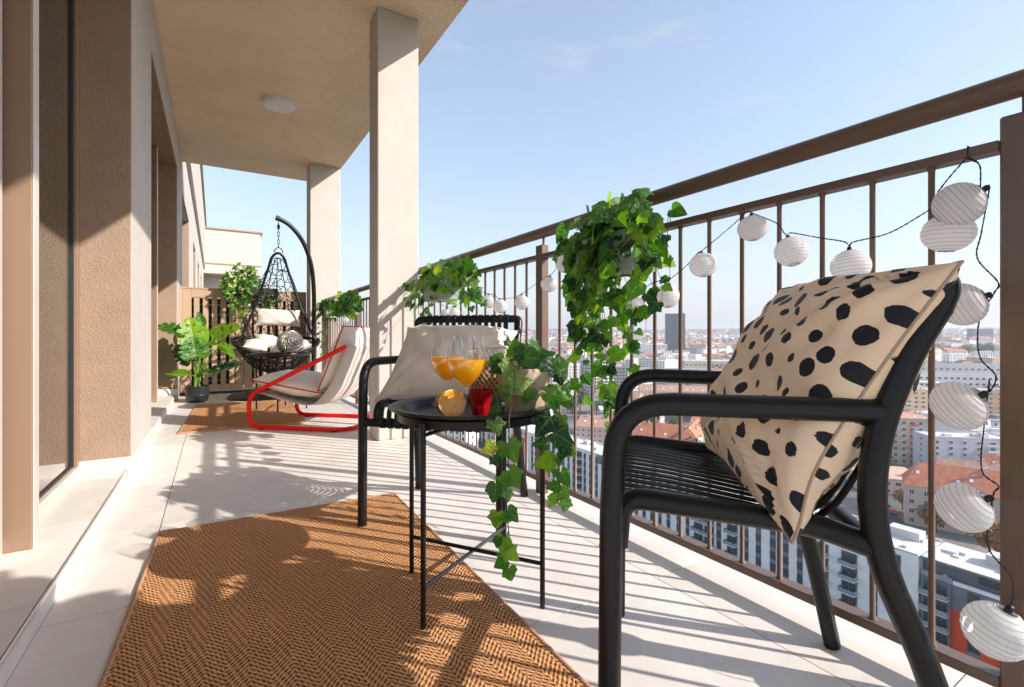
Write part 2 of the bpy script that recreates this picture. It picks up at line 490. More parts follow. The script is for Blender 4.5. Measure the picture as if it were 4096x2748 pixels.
cs = tag(MB().box((-2.4, Y_BACK, ZC), (CX, 7.62, ZC + 0.32)).build('ceiling', M['ceiling']), 'beige rendered balcony ceiling with dark freckles of grime near its outer edge', 'ceiling', kind='structure')
tag(MB().cbox((0.955, 3.30, 0.0), (1.252, 3.505, ZC), 0.006).build('pillar', M['pillar']), 'nearer square rendered pillar between floor and ceiling beside the railing', 'pillar', 'rendered pillars holding the ceiling')
tag(MB().cbox((1.07, 6.77, 0.0), (1.455, 7.05, ZC), 0.006).build('pillar', M['pillar']), 'farther rendered pillar behind the egg chair', 'pillar', 'rendered pillars holding the ceiling')
cl = thing('ceiling_light', 'round white flush lamp on the balcony ceiling', 'ceiling light', (0.53, 5.17, ZC))
MB().lathe([(0.001, -0.052), (0.10, -0.052), (0.135, -0.048), (0.146, -0.038), (0.148, -0.02)], (0.53, 5.17, ZC), 40).build('diffuser', M['white_plastic'], cl, smooth=40)
MB().lathe([(0.148, -0.020), (0.153, -0.019), (0.153, -0.0005), (0.12, -0.0005)], (0.53, 5.17, ZC), 40).build('rim', M['white_plastic'], cl, smooth=40)

# ================================================================== RAILING
XRL = 1.295
rl = thing('balcony_railing', 'taupe steel balcony railing with a round handrail, flat rails and thin balusters', 'railing', (XRL, 3.0, 0))
HZ = 1.207
MB().tube([(XRL + 0.005, Y_BACK, HZ), (XRL + 0.005, Y_END - 0.7, HZ)], 0.0248, 20, up=(0, 0, 1)).build('handrail', M['rail'], rl, smooth=50)
posts = [0.265 - 1.56, 0.265, 1.825, 3.385 + 0.17, 5.12, 6.68]
posts = [-1.295, 0.265, 1.825, 3.66, 5.2, 6.72]
for i, y in enumerate(posts):
    MB().cbox((1.275, y - 0.025, -0.02), (1.315, y + 0.025, 1.146), 0.003).build('post', M['rail'], rl)
    MB().tube([(XRL + .004, y - 0.006, 1.144), (XRL + .004, y - 0.006, HZ - 0.02)], 0.006, 10).build('handrail_pin', M['rail'], rl, smooth=50)
    if i < len(posts) - 1:
        y0, y1 = y + 0.0255, posts[i + 1] - 0.0255
        MB().cbox((XRL - 0.020, y0, 1.084), (XRL + 0.020, y1, 1.104), 0.002).build('top_rail', M['rail'], rl)
        MB().cbox((XRL - 0.020, y0, 0.052), (XRL + 0.020, y1, 0.074), 0.002).build('bottom_rail', M['rail'], rl)
        nb = int(round((y1 - y0) / 0.1065))
        for k in range(1, nb):
            yy = y0 + (y1 - y0) * k / nb
            bm = MB().tube([(XRL, yy, 0.073), (XRL, yy, 0.0765), (XRL, yy, 0.079), (XRL, yy, 1.077), (XRL, yy, 1.081), (XRL, yy, 1.085)], [0.010, 0.009, 0.0063, 0.0063, 0.009, 0.010], 8)
            bm.build('baluster', M['rail'], rl, smooth=50)

# ================================================================== STRING LIGHTS
def lantern_mat():
    m, n, l, b = mat_new('rice_paper')
    out = n['Material Output']
    tr = n.new('ShaderNodeBsdfTranslucent'); tr.inputs['Color'].default_value = (0.97, 0.96, 0.965, 1)
    mx = n.new('ShaderNodeMixShader'); mx.inputs[0].default_value = 0.62
    b.inputs['Base Color'].default_value = (0.92, 0.91, 0.91, 1); b.inputs['Roughness'].default_value = 0.6
    l.new(b.outputs[0], mx.inputs[1]); l.new(tr.outputs[0], mx.inputs[2]); l.new(mx.outputs[0], out.inputs['Surface'])
    return m
M['paper'] = lantern_mat()
M['rib'] = simple('lantern_rib', (0.36, 0.34, 0.35), 0.6)
M['cord'] = simple('black_cord', (0.012, 0.013, 0.02), 0.5)
LR = 0.041
def lantern_meshes():
    sh = MB(); prof = []
    nr = 12
    for i in range(nr * 2 + 1):
        t = 0.30 + (pi - 0.60) * i / (nr * 2)
        r = LR * (1.0 if i % 2 == 0 else 0.985)
        prof.append((r * sin(t), -r * 0.93 * cos(t)))
    sh.lathe(prof, n=28)
    rb = MB()
    turns = 11.5; N = 300
    path = []
    for i in range(N + 1):
        s = i / N
        t = 0.30 + (pi - 0.60) * s
        a = 2 * pi * turns * s
        r = LR * 1.004
        path.append((r * sin(t) * cos(a), r * sin(t) * sin(a), -r * 0.93 * cos(t)))
    rb.tube(path, 0.00036, 4, cap=False)
    for s in (0.30, pi - 0.30):
        rb.tube([(LR * sin(s) * cos(2 * pi * k / 20), LR * sin(s) * sin(2 * pi * k / 20), -LR * 0.93 * cos(s)) for k in range(20)], 0.0009, 4, closed=True)
    rb.tube([(-LR * sin(.3), 0, -LR * 0.93 * cos(.3)), (LR * sin(.3), 0, -LR * 0.93 * cos(.3))], 0.0009, 4)
    rb.tube([(-LR * sin(.3), 0, LR * 0.93 * cos(.3)), (LR * sin(.3), 0, LR * 0.93 * cos(.3))], 0.0009, 4)
    so = MB().lathe([(0.001, LR * 0.72), (0.005, LR * 0.72), (0.0055, LR * 1.08), (0.003, LR * 1.14)], n=10, cap=True)
    return sh, rb, so
_sh, _rb, _so = lantern_meshes()
lan_me = None
# (x, y, z, tilt-vector of the lantern's top, scale, label)
LAN = [
 (1.235, 0.338, 0.985, (0.1, -0.75, 0.45), 1.06, 'tilted white paper lantern highest beside the near dark post, overlapping another behind it'),
 (1.262, 0.362, 0.937, (0, -0.1, 1), 1.08, 'upright white paper lantern half hidden behind the tilted topmost one'),
 (1.24, 0.335, 0.79, (0.1, -0.8, 0.35), 1.05, 'tilted paper lantern beside the top corner of the spotted cushion and chair back'),
 (1.24, 0.340, 0.592, (0.0, -0.7, 0.5), 1.16, 'tilted paper lantern hanging level with the near chair armrest end'),
 (1.24, 0.332, 0.395, (0.0, -0.7, 0.55), 1.12, 'tilted paper lantern in front of the red city roof below the near armrest'),
 (1.235, 0.287, 0.181, (0.05, -0.35, 0.9), 1.22, 'lowest paper lantern near the floor at the foot of the dark post'),
 (1.25, 0.532, 0.889, (0, 0.05, 1), 1.02, 'white paper lantern directly above the top edge of the spotted cushion'),
 (1.25, 0.666, 0.943, (0.1, 0.25, 0.9), 0.97, 'white paper lantern hanging between the third and fourth baluster left of the near post'),
 (1.25, 0.770, 1.022, (0, 0.1, 1), 0.95, 'white paper lantern tucked right under the flat top rail'),
 (1.25, 0.926, 0.941, (0.1, 0.2, 0.9), 0.97, 'white paper lantern hanging just right of the big ivy planter'),
 (1.27, 1.078, 0.859, (0, 0.15, 1), 0.99, 'white paper lantern below the right end of the big ivy planter above the distant tower'),
 (1.275, 1.22, 0.835, (0, 0.1, 1), 0.95, 'white paper lantern half covered by the trailing leaves of the big ivy planter'),
 (1.27, 1.628, 1.035, (0, -0.1, 1), 0.93, 'paper lantern peeking out at the left of the big ivy planter under the top rail'),
 (1.255, 1.715, 0.954, (0.1, -0.1, 1), 0.91, 'white paper lantern against the right side of the middle railing post'),
 (1.27, 1.958, 0.889, (0, 0.05, 1), 0.90, 'white paper lantern first left of the middle railing post'),
 (1.262, 2.156, 0.880, (0, 0.2, 1), 0.91, 'white paper lantern second left of the middle post just above the far chair back'),
 (1.275, 2.30, 0.915, (0, 0.1, 1), 0.9, 'white paper lantern partly behind its neighbour above the far chair back'),
 (1.26, 2.82, 0.862, (0, 0.0, 1), 1.05, 'white paper lantern under the second ivy planter behind the far chair back'),
 (1.27, 2.72, 0.868, (0, 0.0, 1), 0.9, 'white paper lantern right next to another under the second ivy planter'),
 (1.255, 5.62, 0.90, (0, 0.0, 1), 0.95, 'white paper lantern hanging below the far pair of planters beyond the pillar'),
]
ends = []
for i, (x, y, z, up, s, lab) in enumerate(LAN):
    t = thing('paper_lantern', lab, 'paper lantern', (x, y, z), 'round paper lanterns of the string lights')
    q = Vector(up).normalized().to_track_quat('Z', 'Y').to_matrix().to_4x4()
    T = Matrix.Translation((x, y, z)) @ q @ Matrix.Diagonal((s * R(.96, 1.04), s * R(.96, 1.04), s * R(.93, 1.05), 1)) @ Matrix.Rotation(R(0, 6.28), 4, 'Z')
    if lan_me is None:
        lan_me = []
        for nm, mb, mt in (('shade', _sh, M['paper']), ('rib', _rb, M['rib']), ('socket', _so, M['cord'])):
            o = mb.build(nm, mt, None, smooth=60)
            lan_me.append((nm, o.data)); bpy.data.objects.remove(o)
    for nm, me in lan_me:
        inst(nm, me, t, T)
    ends.append(Vector((x, y, z)) + Vector(up).normalized() * LR * 1.14 * s)
# the cord: two twisted strands along the railing and down the near post
ct = Vector((1.272, 0.335, 1.08))
P = [ends[5], (1.262, 0.318, 0.36)]
way = [ends[5], ends[5] + Vector((0.005, 0.0, 0.05)), (1.25, 0.30, 0.33), ends[4], ends[4] + Vector((0.01, -0.005, 0.02)), (1.262, 0.312, 0.47), (1.262, 0.308, 0.56), ends[3] + Vector((0.0, 0, 0.02)), ends[3], ends[3] + Vector((0.004, -0.008, 0.03)), (1.262, 0.315, 0.69), (1.262, 0.315, 0.76),
       ends[2], ends[2] + Vector((0.004, -0.004, 0.02)), (1.262, 0.318, 0.88), (1.262, 0.312, 0.93), ends[0], (1.265, 0.314, 1.0), (1.268, 0.316, 1.06), ct, ct + Vector((0, 0.008, -0.005)), (1.262, 0.37, 1.035), ends[1] + Vector((0, 0.02, 0.03)), ends[1], ends[1] + Vector((0, 0.015, 0.012)), (1.255, 0.455, 0.955), ends[6] + Vector((0, -0.01, 0.008)), ends[6], ends[6] + Vector((0, 0.012, 0.012)),
       (1.255, 0.60, 0.967), ends[7] + Vector((0, -0.01, 0.005)), ends[7], ends[7] + Vector((0, 0.01, 0.01)), (1.262, 0.71, 1.025), ends[8], ends[8] + Vector((0, 0.008, 0.006)), (1.268, 0.80, 1.074), (1.266, 0.85, 1.04), ends[9], ends[9] + Vector((0, 0.01, -0.002)), (1.268, 1.0, 0.95),
       ends[10], ends[10] + Vector((0, 0.02, 0.008)), (1.27, 1.15, 0.905), ends[11], (1.272, 1.35, 0.92), (1.272, 1.5, 1.0), ends[12], ends[12] + Vector((0, 0.01, 0)), (1.266, 1.68, 1.02), ends[13], (1.262, 1.77, 0.985), (1.262, 1.86, 0.957), ends[14], (1.272, 2.05, 0.918), ends[15], (1.272, 2.23, 0.945), ends[16], (1.272, 2.5, 0.99), (1.27, 2.62, 0.94), ends[18], ends[17], (1.268, 3.0, 0.95), (1.268, 3.3, 1.05)]
pts = catmull(way, 10)
cd = tag(MB().tube([(XRL, 0.335, 1.085)] * 0 + [(1.295 + 0.0225 * sx, 0.335, 1.094 + 0.0125 * sz) for sx, sz in ((-1, -1), (-1, 1), (1, 1), (1, -1))], 0.0016, 6, closed=True).build('light_cord', None), 'thin black twisted cord linking the white paper lanterns along the railing', 'cord')
bpy.data.objects.remove(cd)
mb = MB()
L = 0.0
A, B_ = [], []
prev = pts[0]
for p in pts:
    L += (p - prev).length; prev = p
    a = L / 0.011 * 2 * pi * 0.5
    d = Vector((cos(a) * 0.7, sin(a) * 0.5, sin(a + 1.0))) * 0.0011
    A.append(p + d); B_.append(p - d)
mb.tube(A, 0.0010, 5); mb.tube(B_, 0.0010, 5)
mb.tube([(1.295 + 0.0215 * sx, 0.335, 1.094 + 0.0115 * sz) for sx, sz in ((-1, -1), (-1, 1), (1, 1), (1, -1))], 0.0014, 6, closed=True)
tag(mb.build('light_cord', M['cord'], None, smooth=60), 'thin black twisted cord linking the white paper lanterns along the railing', 'cord')
# ================================================================== ARMCHAIRS
STRIP = [(-1.0, -0.08), (-0.85, 0.18), (-0.5, 0.26), (-0.15, 0.16), (0.0, 0.06), (0.15, 0.16), (0.5, 0.26), (0.85, 0.18), (1.0, -0.08), (0.6, -0.22), (-0.6, -0.22)]
def make_chair(label, P0, b, l, W=0.54):
    """P0 = floor point of one front leg, b = front-to-back, l = sideways unit vectors"""
    b = Vector(b).normalized(); l = Vector(l).normalized()
    P0 = Vector(P0)
    c = P0 + b * 0.24 + l * W / 2
    t = thing('outdoor_armchair', label, 'armchair', tuple(c), 'black metal outdoor armchairs')
    def X(s, wv, z): return P0 + b * s + l * (wv * W) + Vector((0, 0, z))
    r = 0.0172
    for side, (w0, w1) in enumerate(((0.0, 0.055), (1.0, 0.945))):
        # front leg + armrest in one bent tube
        pth = fillet([X(0, w0, 0.006), X(0.004, w0, 0.46), X(0.012, w0, 0.628), X(0.37, w1, 0.624)], [0.02, 0.105], 8)
        MB().tube(pth, r, 14).build('leg_and_armrest', M['black'], t, smooth=50)
        # back leg + upright
        up = catmull([X(0.49, w1 - (0.03 if side == 0 else -0.03), 0.004), X(0.435, w1, 0.247), X(0.378, w1, 0.40), X(0.362, w1, 0.50), X(0.372, w1, 0.60), X(0.405, w1, 0.70), X(0.438, w1, 0.765)], 5)
        MB().tube(up, r * 1.02, 14).build('back_leg', M['black'], t, smooth=50)
        wt = 0.105 if side == 0 else 0.895
        # seat side tube: bends down at the front to the front rail, back to the upright
        stp = fillet([X(0.012, wt, 0.388), X(0.018, wt, 0.468), X(0.30, wt, 0.447), X(0.375, w1, 0.43)], [0.06, 0.03], 8)
        MB().tube(stp, r, 14).build('side_rail', M['black'], t, smooth=50)
        e0, e1 = X(0.338, w1, 0.6243), X(0.349, w1, 0.6241)
        MB().tube([e0, e0 + (e1 - e0) * .2, e0 + (e1 - e0) * .8, e1], [r, r * 1.09, r * 1.09, r], 14).build('collar', M['black'], t, smooth=40)
        f0, f1 = X(0.003, w0 + (.033 if side == 0 else -.033), 0.40), X(0.003, w0 + (.045 if side == 0 else -.045), 0.40)
        MB().tube([f0, f0 + (f1 - f0) * .3, f1], [r * 1.08, r * 1.08, r * .92], 12).build('collar', M['black'], t, smooth=40)
        MB().lathe([(0.0165, 0.0), (0.0165, 0.006)], tuple(X(0, w0, 0.0)), 12, cap=True).build('foot', M['white_plastic'] if side == 1 else M['gasket'], t)
    top = fillet([X(0.4375, 0.055, 0.762), X(0.452, 0.055, 0.803), X(0.452, 0.945, 0.803), X(0.4375, 0.945, 0.762)], [0.05, 0.05], 8)
    MB().tube(top, r, 14).build('top_rail', M['black'], t, smooth=50)
    MB().tube([X(0.003, 0.0, 0.40), X(0.003, 1.0, 0.40)], r * 0.92, 12).build('front_rail', M['black'], t, smooth=50)
    MB().tube([X(0.375, 0.055, 0.425), X(0.375, 0.945, 0.425)], r * 0.85, 12).build('back_rail', M['black'], t, smooth=50)
    NS = 13
    for k in range(NS):
        wv = 0.158 + (0.842 - 0.158) * k / (NS - 1)
        # leave the front rail, arch over the seat front, sweep up the back, wrap the top rail
        front = [X(0.003 + 0.0185 * cos(a), wv, 0.40 + 0.0185 * sin(a)) for a in [radians(x) for x in (95, 40, -20, -80, -130, -175)]]
        pth = front + fillet([X(-0.0165, wv, 0.402), X(-0.006, wv, 0.472), X(0.10, wv, 0.462), X(0.315, wv, 0.428), X(0.385, wv, 0.56), X(0.43, wv, 0.76)], [0.05, 0.02, 0.10, 0.03], 7)
        pth += [X(0.452 + 0.0185 * cos(a), wv, 0.803 + 0.0185 * sin(a)) for a in [radians(x) for x in (200, 160, 120, 80, 40, 0, -50)]]
        MB().tube(pth, 0.0098, section=STRIP).build('strip', M['black_strip'], t, smooth=45)
    return t
BV = Vector((.70, -.72, 0)).normalized()
make_chair('black armchair in the foreground holding the spotted cushion, its back to the railing', (.898, .922, 0), BV, (BV.y, -BV.x, 0), 0.54)
B2 = Vector((.704, .71, 0)).normalized()
make_chair('black armchair beyond the tray table holding the plain beige cushion', (.476, 1.845, 0), B2, (B2.y, -B2.x, 0), 0.54)

# ================================================================== CUSHIONS
def cushion(name, corners, thick, mat, parent=None, n=26, seed=0, wrinkle=0.004, pinch=0.06, sag=0.0, expo=0.62, droop=()):
    """corners: four world points in order; puffed both ways, slightly waisted edges"""
    c = [Vector(p) for p in corners]
    nrm = ((c[2] - c[0]).cross(c[3] - c[1])).normalized()
    size = ((c[1] - c[0]).length + (c[2] - c[1]).length) / 2
    cen = (c[0] + c[1] + c[2] + c[3]) / 4
    mb = MB(); mb.uv = []
    for s in (1, -1):
        base = len(mb.v)
        vs = []
        for j in range(n + 1):
            for i in range(n + 1):
                u = -cos(pi * i / n); v = -cos(pi * j / n)
                u = u * 0.75 + (2 * i / n - 1) * 0.25; v = v * 0.75 + (2 * j / n - 1) * 0.25
                fu, fv = (u + 1) / 2, (v + 1) / 2
                # waisted edges: corners stick out
                wu = u * (1 - pinch * (1 - v * v) * abs(u) ** 2); wv_ = v * (1 - pinch * (1 - u * u) * abs(v) ** 2)
                gu, gv = (wu + 1) / 2, (wv_ + 1) / 2
                p = c[0] * (1 - gu) * (1 - gv) + c[1] * gu * (1 - gv) + c[2] * gu * gv + c[3] * (1 - gu) * gv
                e = max(0, (1 - abs(u) ** 2.3)) ** expo * max(0, (1 - abs(v) ** 2.3)) ** expo
                h = thick * 0.5 * e
                q = Vector((u * 2.3 + seed * 7.1, v * 2.3, s * 3.0))
                edge = min(1 - abs(u), 1 - abs(v))
                # folds radiating from the corners plus soft dents
                fold = 0
                for (cu, cv) in ((-1, -1), (1, -1), (1, 1), (-1, 1)):
                    d = sqrt((u - cu) ** 2 + (v - cv) ** 2)
                    a = atan2(v - cv, u - cu)
                    fold += noise.noise(Vector((a * 5.0 + seed, cu * 3 + cv * 5, s * 2.0))) * math.exp(-d * 1.6) * min(1, d * 3)
                h += (noise.noise(q) * 1.1 + noise.noise(q * 2.1) * 0.5 + fold * 3.4) * wrinkle * min(1, edge * 5)
                p = p + nrm * s * h - Vector((0, 0, sag * e))
                for (cu, cv, off) in droop:      # a corner that flops over
                    p = p + Vector(off) * math.exp(-((u - cu) ** 2 + (v - cv) ** 2) / 0.10)
                vs.append(p); mb.uv.append((fu * size, fv * size) if s == 1 else (fu * size + 5, fv * size))
        fs = []
        for j in range(n):
            for i in range(n):
                a = j * (n + 1) + i
                q4 = (a, a + 1, a + n + 2, a + n + 1)
                fs.append(q4 if s == 1 else q4[::-1])
        mb.add(vs, fs)
    o = mb.build(name, mat, parent, smooth=True)
    # seam piping round the edge, as a part of the cushion
    return o, mb, n
def edge_loop(mb, n, lift=0.0):
    idx = [i for i in range(n)] + [j * (n + 1) + n for j in range(n)] + [n * (n + 1) + (n - i) for i in range(n)] + [(n - j) * (n + 1) for j in range(n)]
    return [Vector(mb.v[i]) for i in idx]
def fabric(name, col, rough=0.85, weave=900, bump=0.15, sheen=0.2):
    m = simple(name, col, rough, vary=0.03, vscale=14, bump=bump, bscale=weave, bdist=0.0008, detail=2)
    b = m.node_tree.nodes['Principled BSDF']
    b.inputs['Sheen Weight'].default_value = sheen
    b.inputs['Specular IOR Level'].default_value = 0.2
    return m
def spotted():
    m, n, l, b = mat_new('spotted_cotton')
    tc = n.new('ShaderNodeTexCoord')
    mp = n.new('ShaderNodeMapping'); mp.inputs['Rotation'].default_value = (0, 0, radians(24)); mp.inputs['Scale'].default_value = (27.5, 21.5, 1)
    nz = n.new('ShaderNodeTexNoise'); nz.inputs['Scale'].default_value = 55; nz.inputs['Detail'].default_value = 3
    n2 = n.new('ShaderNodeTexNoise'); n2.inputs['Scale'].default_value = 380; n2.inputs['Detail'].default_value = 2
    l.new(tc.outputs['UV'], nz.inputs['Vector'])
    mpn = n.new('ShaderNodeMapping'); mpn.inputs['Rotation'].default_value = (0, 0, radians(24)); mpn.inputs['Scale'].default_value = (0.25, 1, 1)
    l.new(tc.outputs['UV'], mpn.inputs['Vector']); l.new(mpn.outputs[0], n2.inputs['Vector'])
    vo = n.new('ShaderNodeTexVoronoi'); vo.inputs['Scale'].default_value = 1.0; vo.inputs['Randomness'].default_value = 0.38
    l.new(tc.outputs['UV'], mp.inputs['Vector'])
    s1 = n.new('ShaderNodeVectorMath'); s1.operation = 'SCALE'; s1.inputs['Scale'].default_value = 0.13
    s2 = n.new('ShaderNodeVectorMath'); s2.operation = 'SUBTRACT'; s2.inputs[1].default_value = (0.5, 0.5, 0.5)
    l.new(nz.outputs['Color'], s2.inputs[0]); l.new(s2.outputs[0], s1.inputs[0])
    ad = n.new('ShaderNodeVectorMath'); l.new(mp.outputs[0], ad.inputs[0]); l.new(s1.outputs[0], ad.inputs[1])
    l.new(ad.outputs[0], vo.inputs['Vector'])
    # per-spot size
    sz = n.new('ShaderNodeMapRange'); sz.inputs['To Min'].default_value = 0.29; sz.inputs['To Max'].default_value = 0.39
    sp = n.new('ShaderNodeSeparateColor'); l.new(vo.outputs['Color'], sp.inputs[0]); l.new(sp.outputs[0], sz.inputs['Value'])
    rg = n.new('ShaderNodeMath'); rg.operation = 'MULTIPLY_ADD'; rg.inputs[1].default_value = 0.07; l.new(n2.outputs['Fac'], rg.inputs[0]); l.new(vo.outputs['Distance'], rg.inputs[2])
    sb = n.new('ShaderNodeMath'); sb.operation = 'SUBTRACT'; l.new(rg.outputs[0], sb.inputs[0]); l.new(sz.outputs[0], sb.inputs[1])
    mr = n.new('ShaderNodeMapRange'); mr.inputs['From Min'].default_value = 0.030; mr.inputs['From Max'].default_value = 0.043; mr.inputs['To Min'].default_value = 1; mr.inputs['To Max'].default_value = 0
    l.new(sb.outputs[0], mr.inputs['Value'])
    mx = n.new('ShaderNodeMix'); mx.data_type = 'RGBA'
    mx.inputs[6].default_value = (0.92, 0.69, 0.47, 1); mx.inputs[7].default_value = (0.010, 0.010, 0.014, 1)
    l.new(mr.outputs[0], mx.inputs[0]); l.new(mx.outputs[2], b.inputs['Base Color'])
    b.inputs['Roughness'].default_value = 0.62; b.inputs['Specular IOR Level'].default_value = 0.3; b.inputs['Sheen Weight'].default_value = 0.15
    nb = n.new('ShaderNodeTexNoise'); nb.inputs['Scale'].default_value = 30; nb.inputs['Detail'].default_value = 5
    l.new(tc.outputs['UV'], nb.inputs['Vector'])
    bp = n.new('ShaderNodeBump'); bp.inputs['Strength'].default_value = 0.25; bp.inputs['Distance'].default_value = 0.004
    l.new(nb.outputs['Fac'], bp.inputs['Height']); l.new(bp.outputs[0], b.inputs['Normal'])
    return m
M['spotted'] = spotted()
M['canvas'] = fabric('cream_canvas', (0.84, 0.735, 0.63))
M['offwhite'] = fabric('off_white_cotton', (0.84, 0.775, 0.69))
PC = Vector((.898, .922, 0)); LV = Vector((BV.y, -BV.x, 0))
def NC(s, wv, z): return PC + BV * s + LV * wv + Vector((0, 0, z))
o, mb, n = cushion('spotted_cushion', [NC(.205, .055, .462), NC(.232, .535, .446), NC(.455, .54, .832), NC(.425, .065, .856)], 0.19, M['spotted'], seed=3, wrinkle=0.017, pinch=0.085, n=56, expo=0.52, droop=((1, -1, tuple(BV * 0.018 + LV * 0.012 - Vector((0, 0, 0.004)))), (1, 1, tuple(-BV * 0.004 + Vector((0, 0, -0.006)))), (-1, 1, tuple(LV * 0.02 + Vector((0, 0, -0.01))))))
tag(o, 'cream cushion with black brushed spots leaning in the near armchair', 'cushion')
MB().tube(edge_loop(mb, n), 0.0022, 5, closed=True).build('seam', fabric('seam_tan', (0.50, 0.37, 0.26)), o, smooth=True)
PC2 = Vector((.476, 1.845, 0)); LV2 = Vector((B2.y, -B2.x, 0))
def FC(s, wv, z): return PC2 + B2 * s + LV2 * wv + Vector((0, 0, z))
o, mb, n = cushion('beige_cushion', [FC(.10, .015, .475), FC(.13, .50, .478), FC(.345, .53, .765), FC(.335, .03, .77)], 0.21, M['canvas'], seed=9, wrinkle=0.014, pinch=0.085, n=40, expo=0.55, droop=((-1, -1, tuple(-LV2 * 0.02 + Vector((0, 0, -0.012)))), (1, 1, (0, 0, -0.015))))
tag(o, 'plain beige cushion leaning in the far armchair behind the wine glasses', 'cushion')
MB().tube(edge_loop(mb, n), 0.0022, 5, closed=True).build('seam', M['canvas'], o, smooth=True)
# ================================================================== PIXEL-TO-WORLD AID (photo pixels -> points at a real distance)
_C = Vector((0, 0, 0.73)); _YW = radians(31.776)
_FW = Vector((sin(_YW), cos(_YW), 0)); _RT = Vector((cos(_YW), -sin(_YW), 0))
def ray(u, v): return _FW + _RT * ((u - 2048) / 1922.0) + Vector((0, 0, (1340.65 - v) / 1922.0))
def at_x(u, v, x): d = ray(u, v); return _C + d * (x / d.x)
def at_y(u, v, y): d = ray(u, v); return _C + d * (y / d.y)
def at_z(u, v, z): d = ray(u, v); return _C + d * ((z - 0.73) / d.z)
def at_d(u, v, dep): return _C + ray(u, v) * dep

# ================================================================== LEAVES
def leaf_mat(name, ramp, trans=0.45, rough=0.38, pale=0.0, pale_col=(0.45, 0.5, 0.36), vein=(0.28, 0.38, 0.12)):
    m, n, l, b = mat_new(name)
    out = n['Material Output']
    oi = n.new('ShaderNodeObjectInfo'); tc = n.new('ShaderNodeTexCoord')
    rp = n.new('ShaderNodeValToRGB')
    els = rp.color_ramp.elements
    while len(els) < len(ramp): els.new(0.5)
    for e, (p, c) in zip(els, ramp):
        e.position = p; e.color = (*c, 1)
    l.new(oi.outputs['Random'], rp.inputs['Fac'])
    nz = n.new('ShaderNodeTexNoise'); nz.inputs['Scale'].default_value = 3.0; nz.inputs['Detail'].default_value = 5
    va = n.new('ShaderNodeVectorMath'); cb = n.new('ShaderNodeCombineXYZ')
    mu = n.new('ShaderNodeMath'); mu.operation = 'MULTIPLY'; mu.inputs[1].default_value = 50
    l.new(oi.outputs['Random'], mu.inputs[0]); l.new(mu.outputs[0], cb.inputs[2])
    l.new(tc.outputs['Object'], va.inputs[0]); l.new(cb.outputs[0], va.inputs[1]); l.new(va.outputs[0], nz.inputs['Vector'])
    hs = n.new('ShaderNodeHueSaturation'); mr = n.new('ShaderNodeMapRange'); mr.inputs['To Min'].default_value = 0.65; mr.inputs['To Max'].default_value = 1.4
    l.new(nz.outputs['Fac'], mr.inputs['Value']); l.new(mr.outputs[0], hs.inputs['Value']); l.new(rp.outputs[0], hs.inputs['Color'])
    src = hs.outputs[0]
    # veins: five rays from the leaf base, read from the flat leaf coordinates stored as UV
    uv = n.new('ShaderNodeSeparateXYZ'); l.new(tc.outputs['UV'], uv.inputs[0])
    def mth(op, x_, y_=None, z_=None):
        q = n.new('ShaderNodeMath'); q.operation = op
        for i_, w_ in enumerate((x_, y_, z_)):
            if w_ is None: continue
            if isinstance(w_, (int, float)): q.inputs[i_].default_value = w_
            else: l.new(w_, q.inputs[i_])
        return q.outputs[0]
    ax = mth('ABSOLUTE', uv.outputs[0]); ay = mth('SUBTRACT', uv.outputs[1], 0.04)
    d1 = mth('ABSOLUTE', mth('SUBTRACT', mth('MULTIPLY', ax, 0.46), mth('MULTIPLY', ay, 0.89)))
    d2 = mth('ABSOLUTE', mth('ADD', mth('MULTIPLY', ax, 0.22), mth('MULTIPLY', ay, 0.97)))
    dv = mth('MINIMUM', mth('MINIMUM', ax, mth('MULTIPLY', d1, 1.4)), mth('MULTIPLY', d2, 1.8))
    vm = n.new('ShaderNodeMapRange'); vm.inputs['From Min'].default_value = 0.008; vm.inputs['From Max'].default_value = 0.040; vm.inputs['To Min'].default_value = 0.32; vm.inputs['To Max'].default_value = 0.0
    l.new(dv, vm.inputs['Value'])
    mx = n.new('ShaderNodeMix'); mx.data_type = 'RGBA'; mx.inputs[7].default_value = (*vein, 1)
    l.new(vm.outputs[0], mx.inputs[0]); l.new(src, mx.inputs[6]); src = mx.outputs[2]
    if pale:
        rp2 = n.new('ShaderNodeValToRGB'); rp2.color_ramp.elements[0].position = 0.56; rp2.color_ramp.elements[1].position = 0.62
        rp2.color_ramp.elements[1].color = (pale, pale, pale, 1)
        n4 = n.new('ShaderNodeTexNoise'); n4.inputs['Scale'].default_value = 5.5; n4.inputs['Detail'].default_value = 4; n4.inputs['Distortion'].default_value = 1.0
        l.new(va.outputs[0], n4.inputs['Vector']); l.new(n4.outputs['Fac'], rp2.inputs['Fac'])
        m2 = n.new('ShaderNodeMix'); m2.data_type = 'RGBA'; m2.inputs[7].default_value = (*pale_col, 1)
        l.new(rp2.outputs[0], m2.inputs[0]); l.new(src, m2.inputs[6]); src = m2.outputs[2]
    l.new(src, b.inputs['Base Color'])
    b.inputs['Roughness'].default_value = rough; b.inputs['Specular IOR Level'].default_value = 0.45
    tr = n.new('ShaderNodeBsdfTranslucent')
    h2 = n.new('ShaderNodeHueSaturation'); h2.inputs['Value'].default_value = 2.3; h2.inputs['Saturation'].default_value = 1.12; h2.inputs['Hue'].default_value = 0.485
    l.new(src, h2.inputs['Color']); l.new(h2.outputs[0], tr.inputs['Color'])
    ms = n.new('ShaderNodeMixShader'); ms.inputs[0].default_value = trans
    l.new(b.outputs[0], ms.inputs[1]); l.new(tr.outputs[0], ms.inputs[2]); l.new(ms.outputs[0], out.inputs['Surface'])
    bp = n.new('ShaderNodeBump'); bp.inputs['Strength'].default_value = 0.35; bp.inputs['Distance'].default_value = 0.08
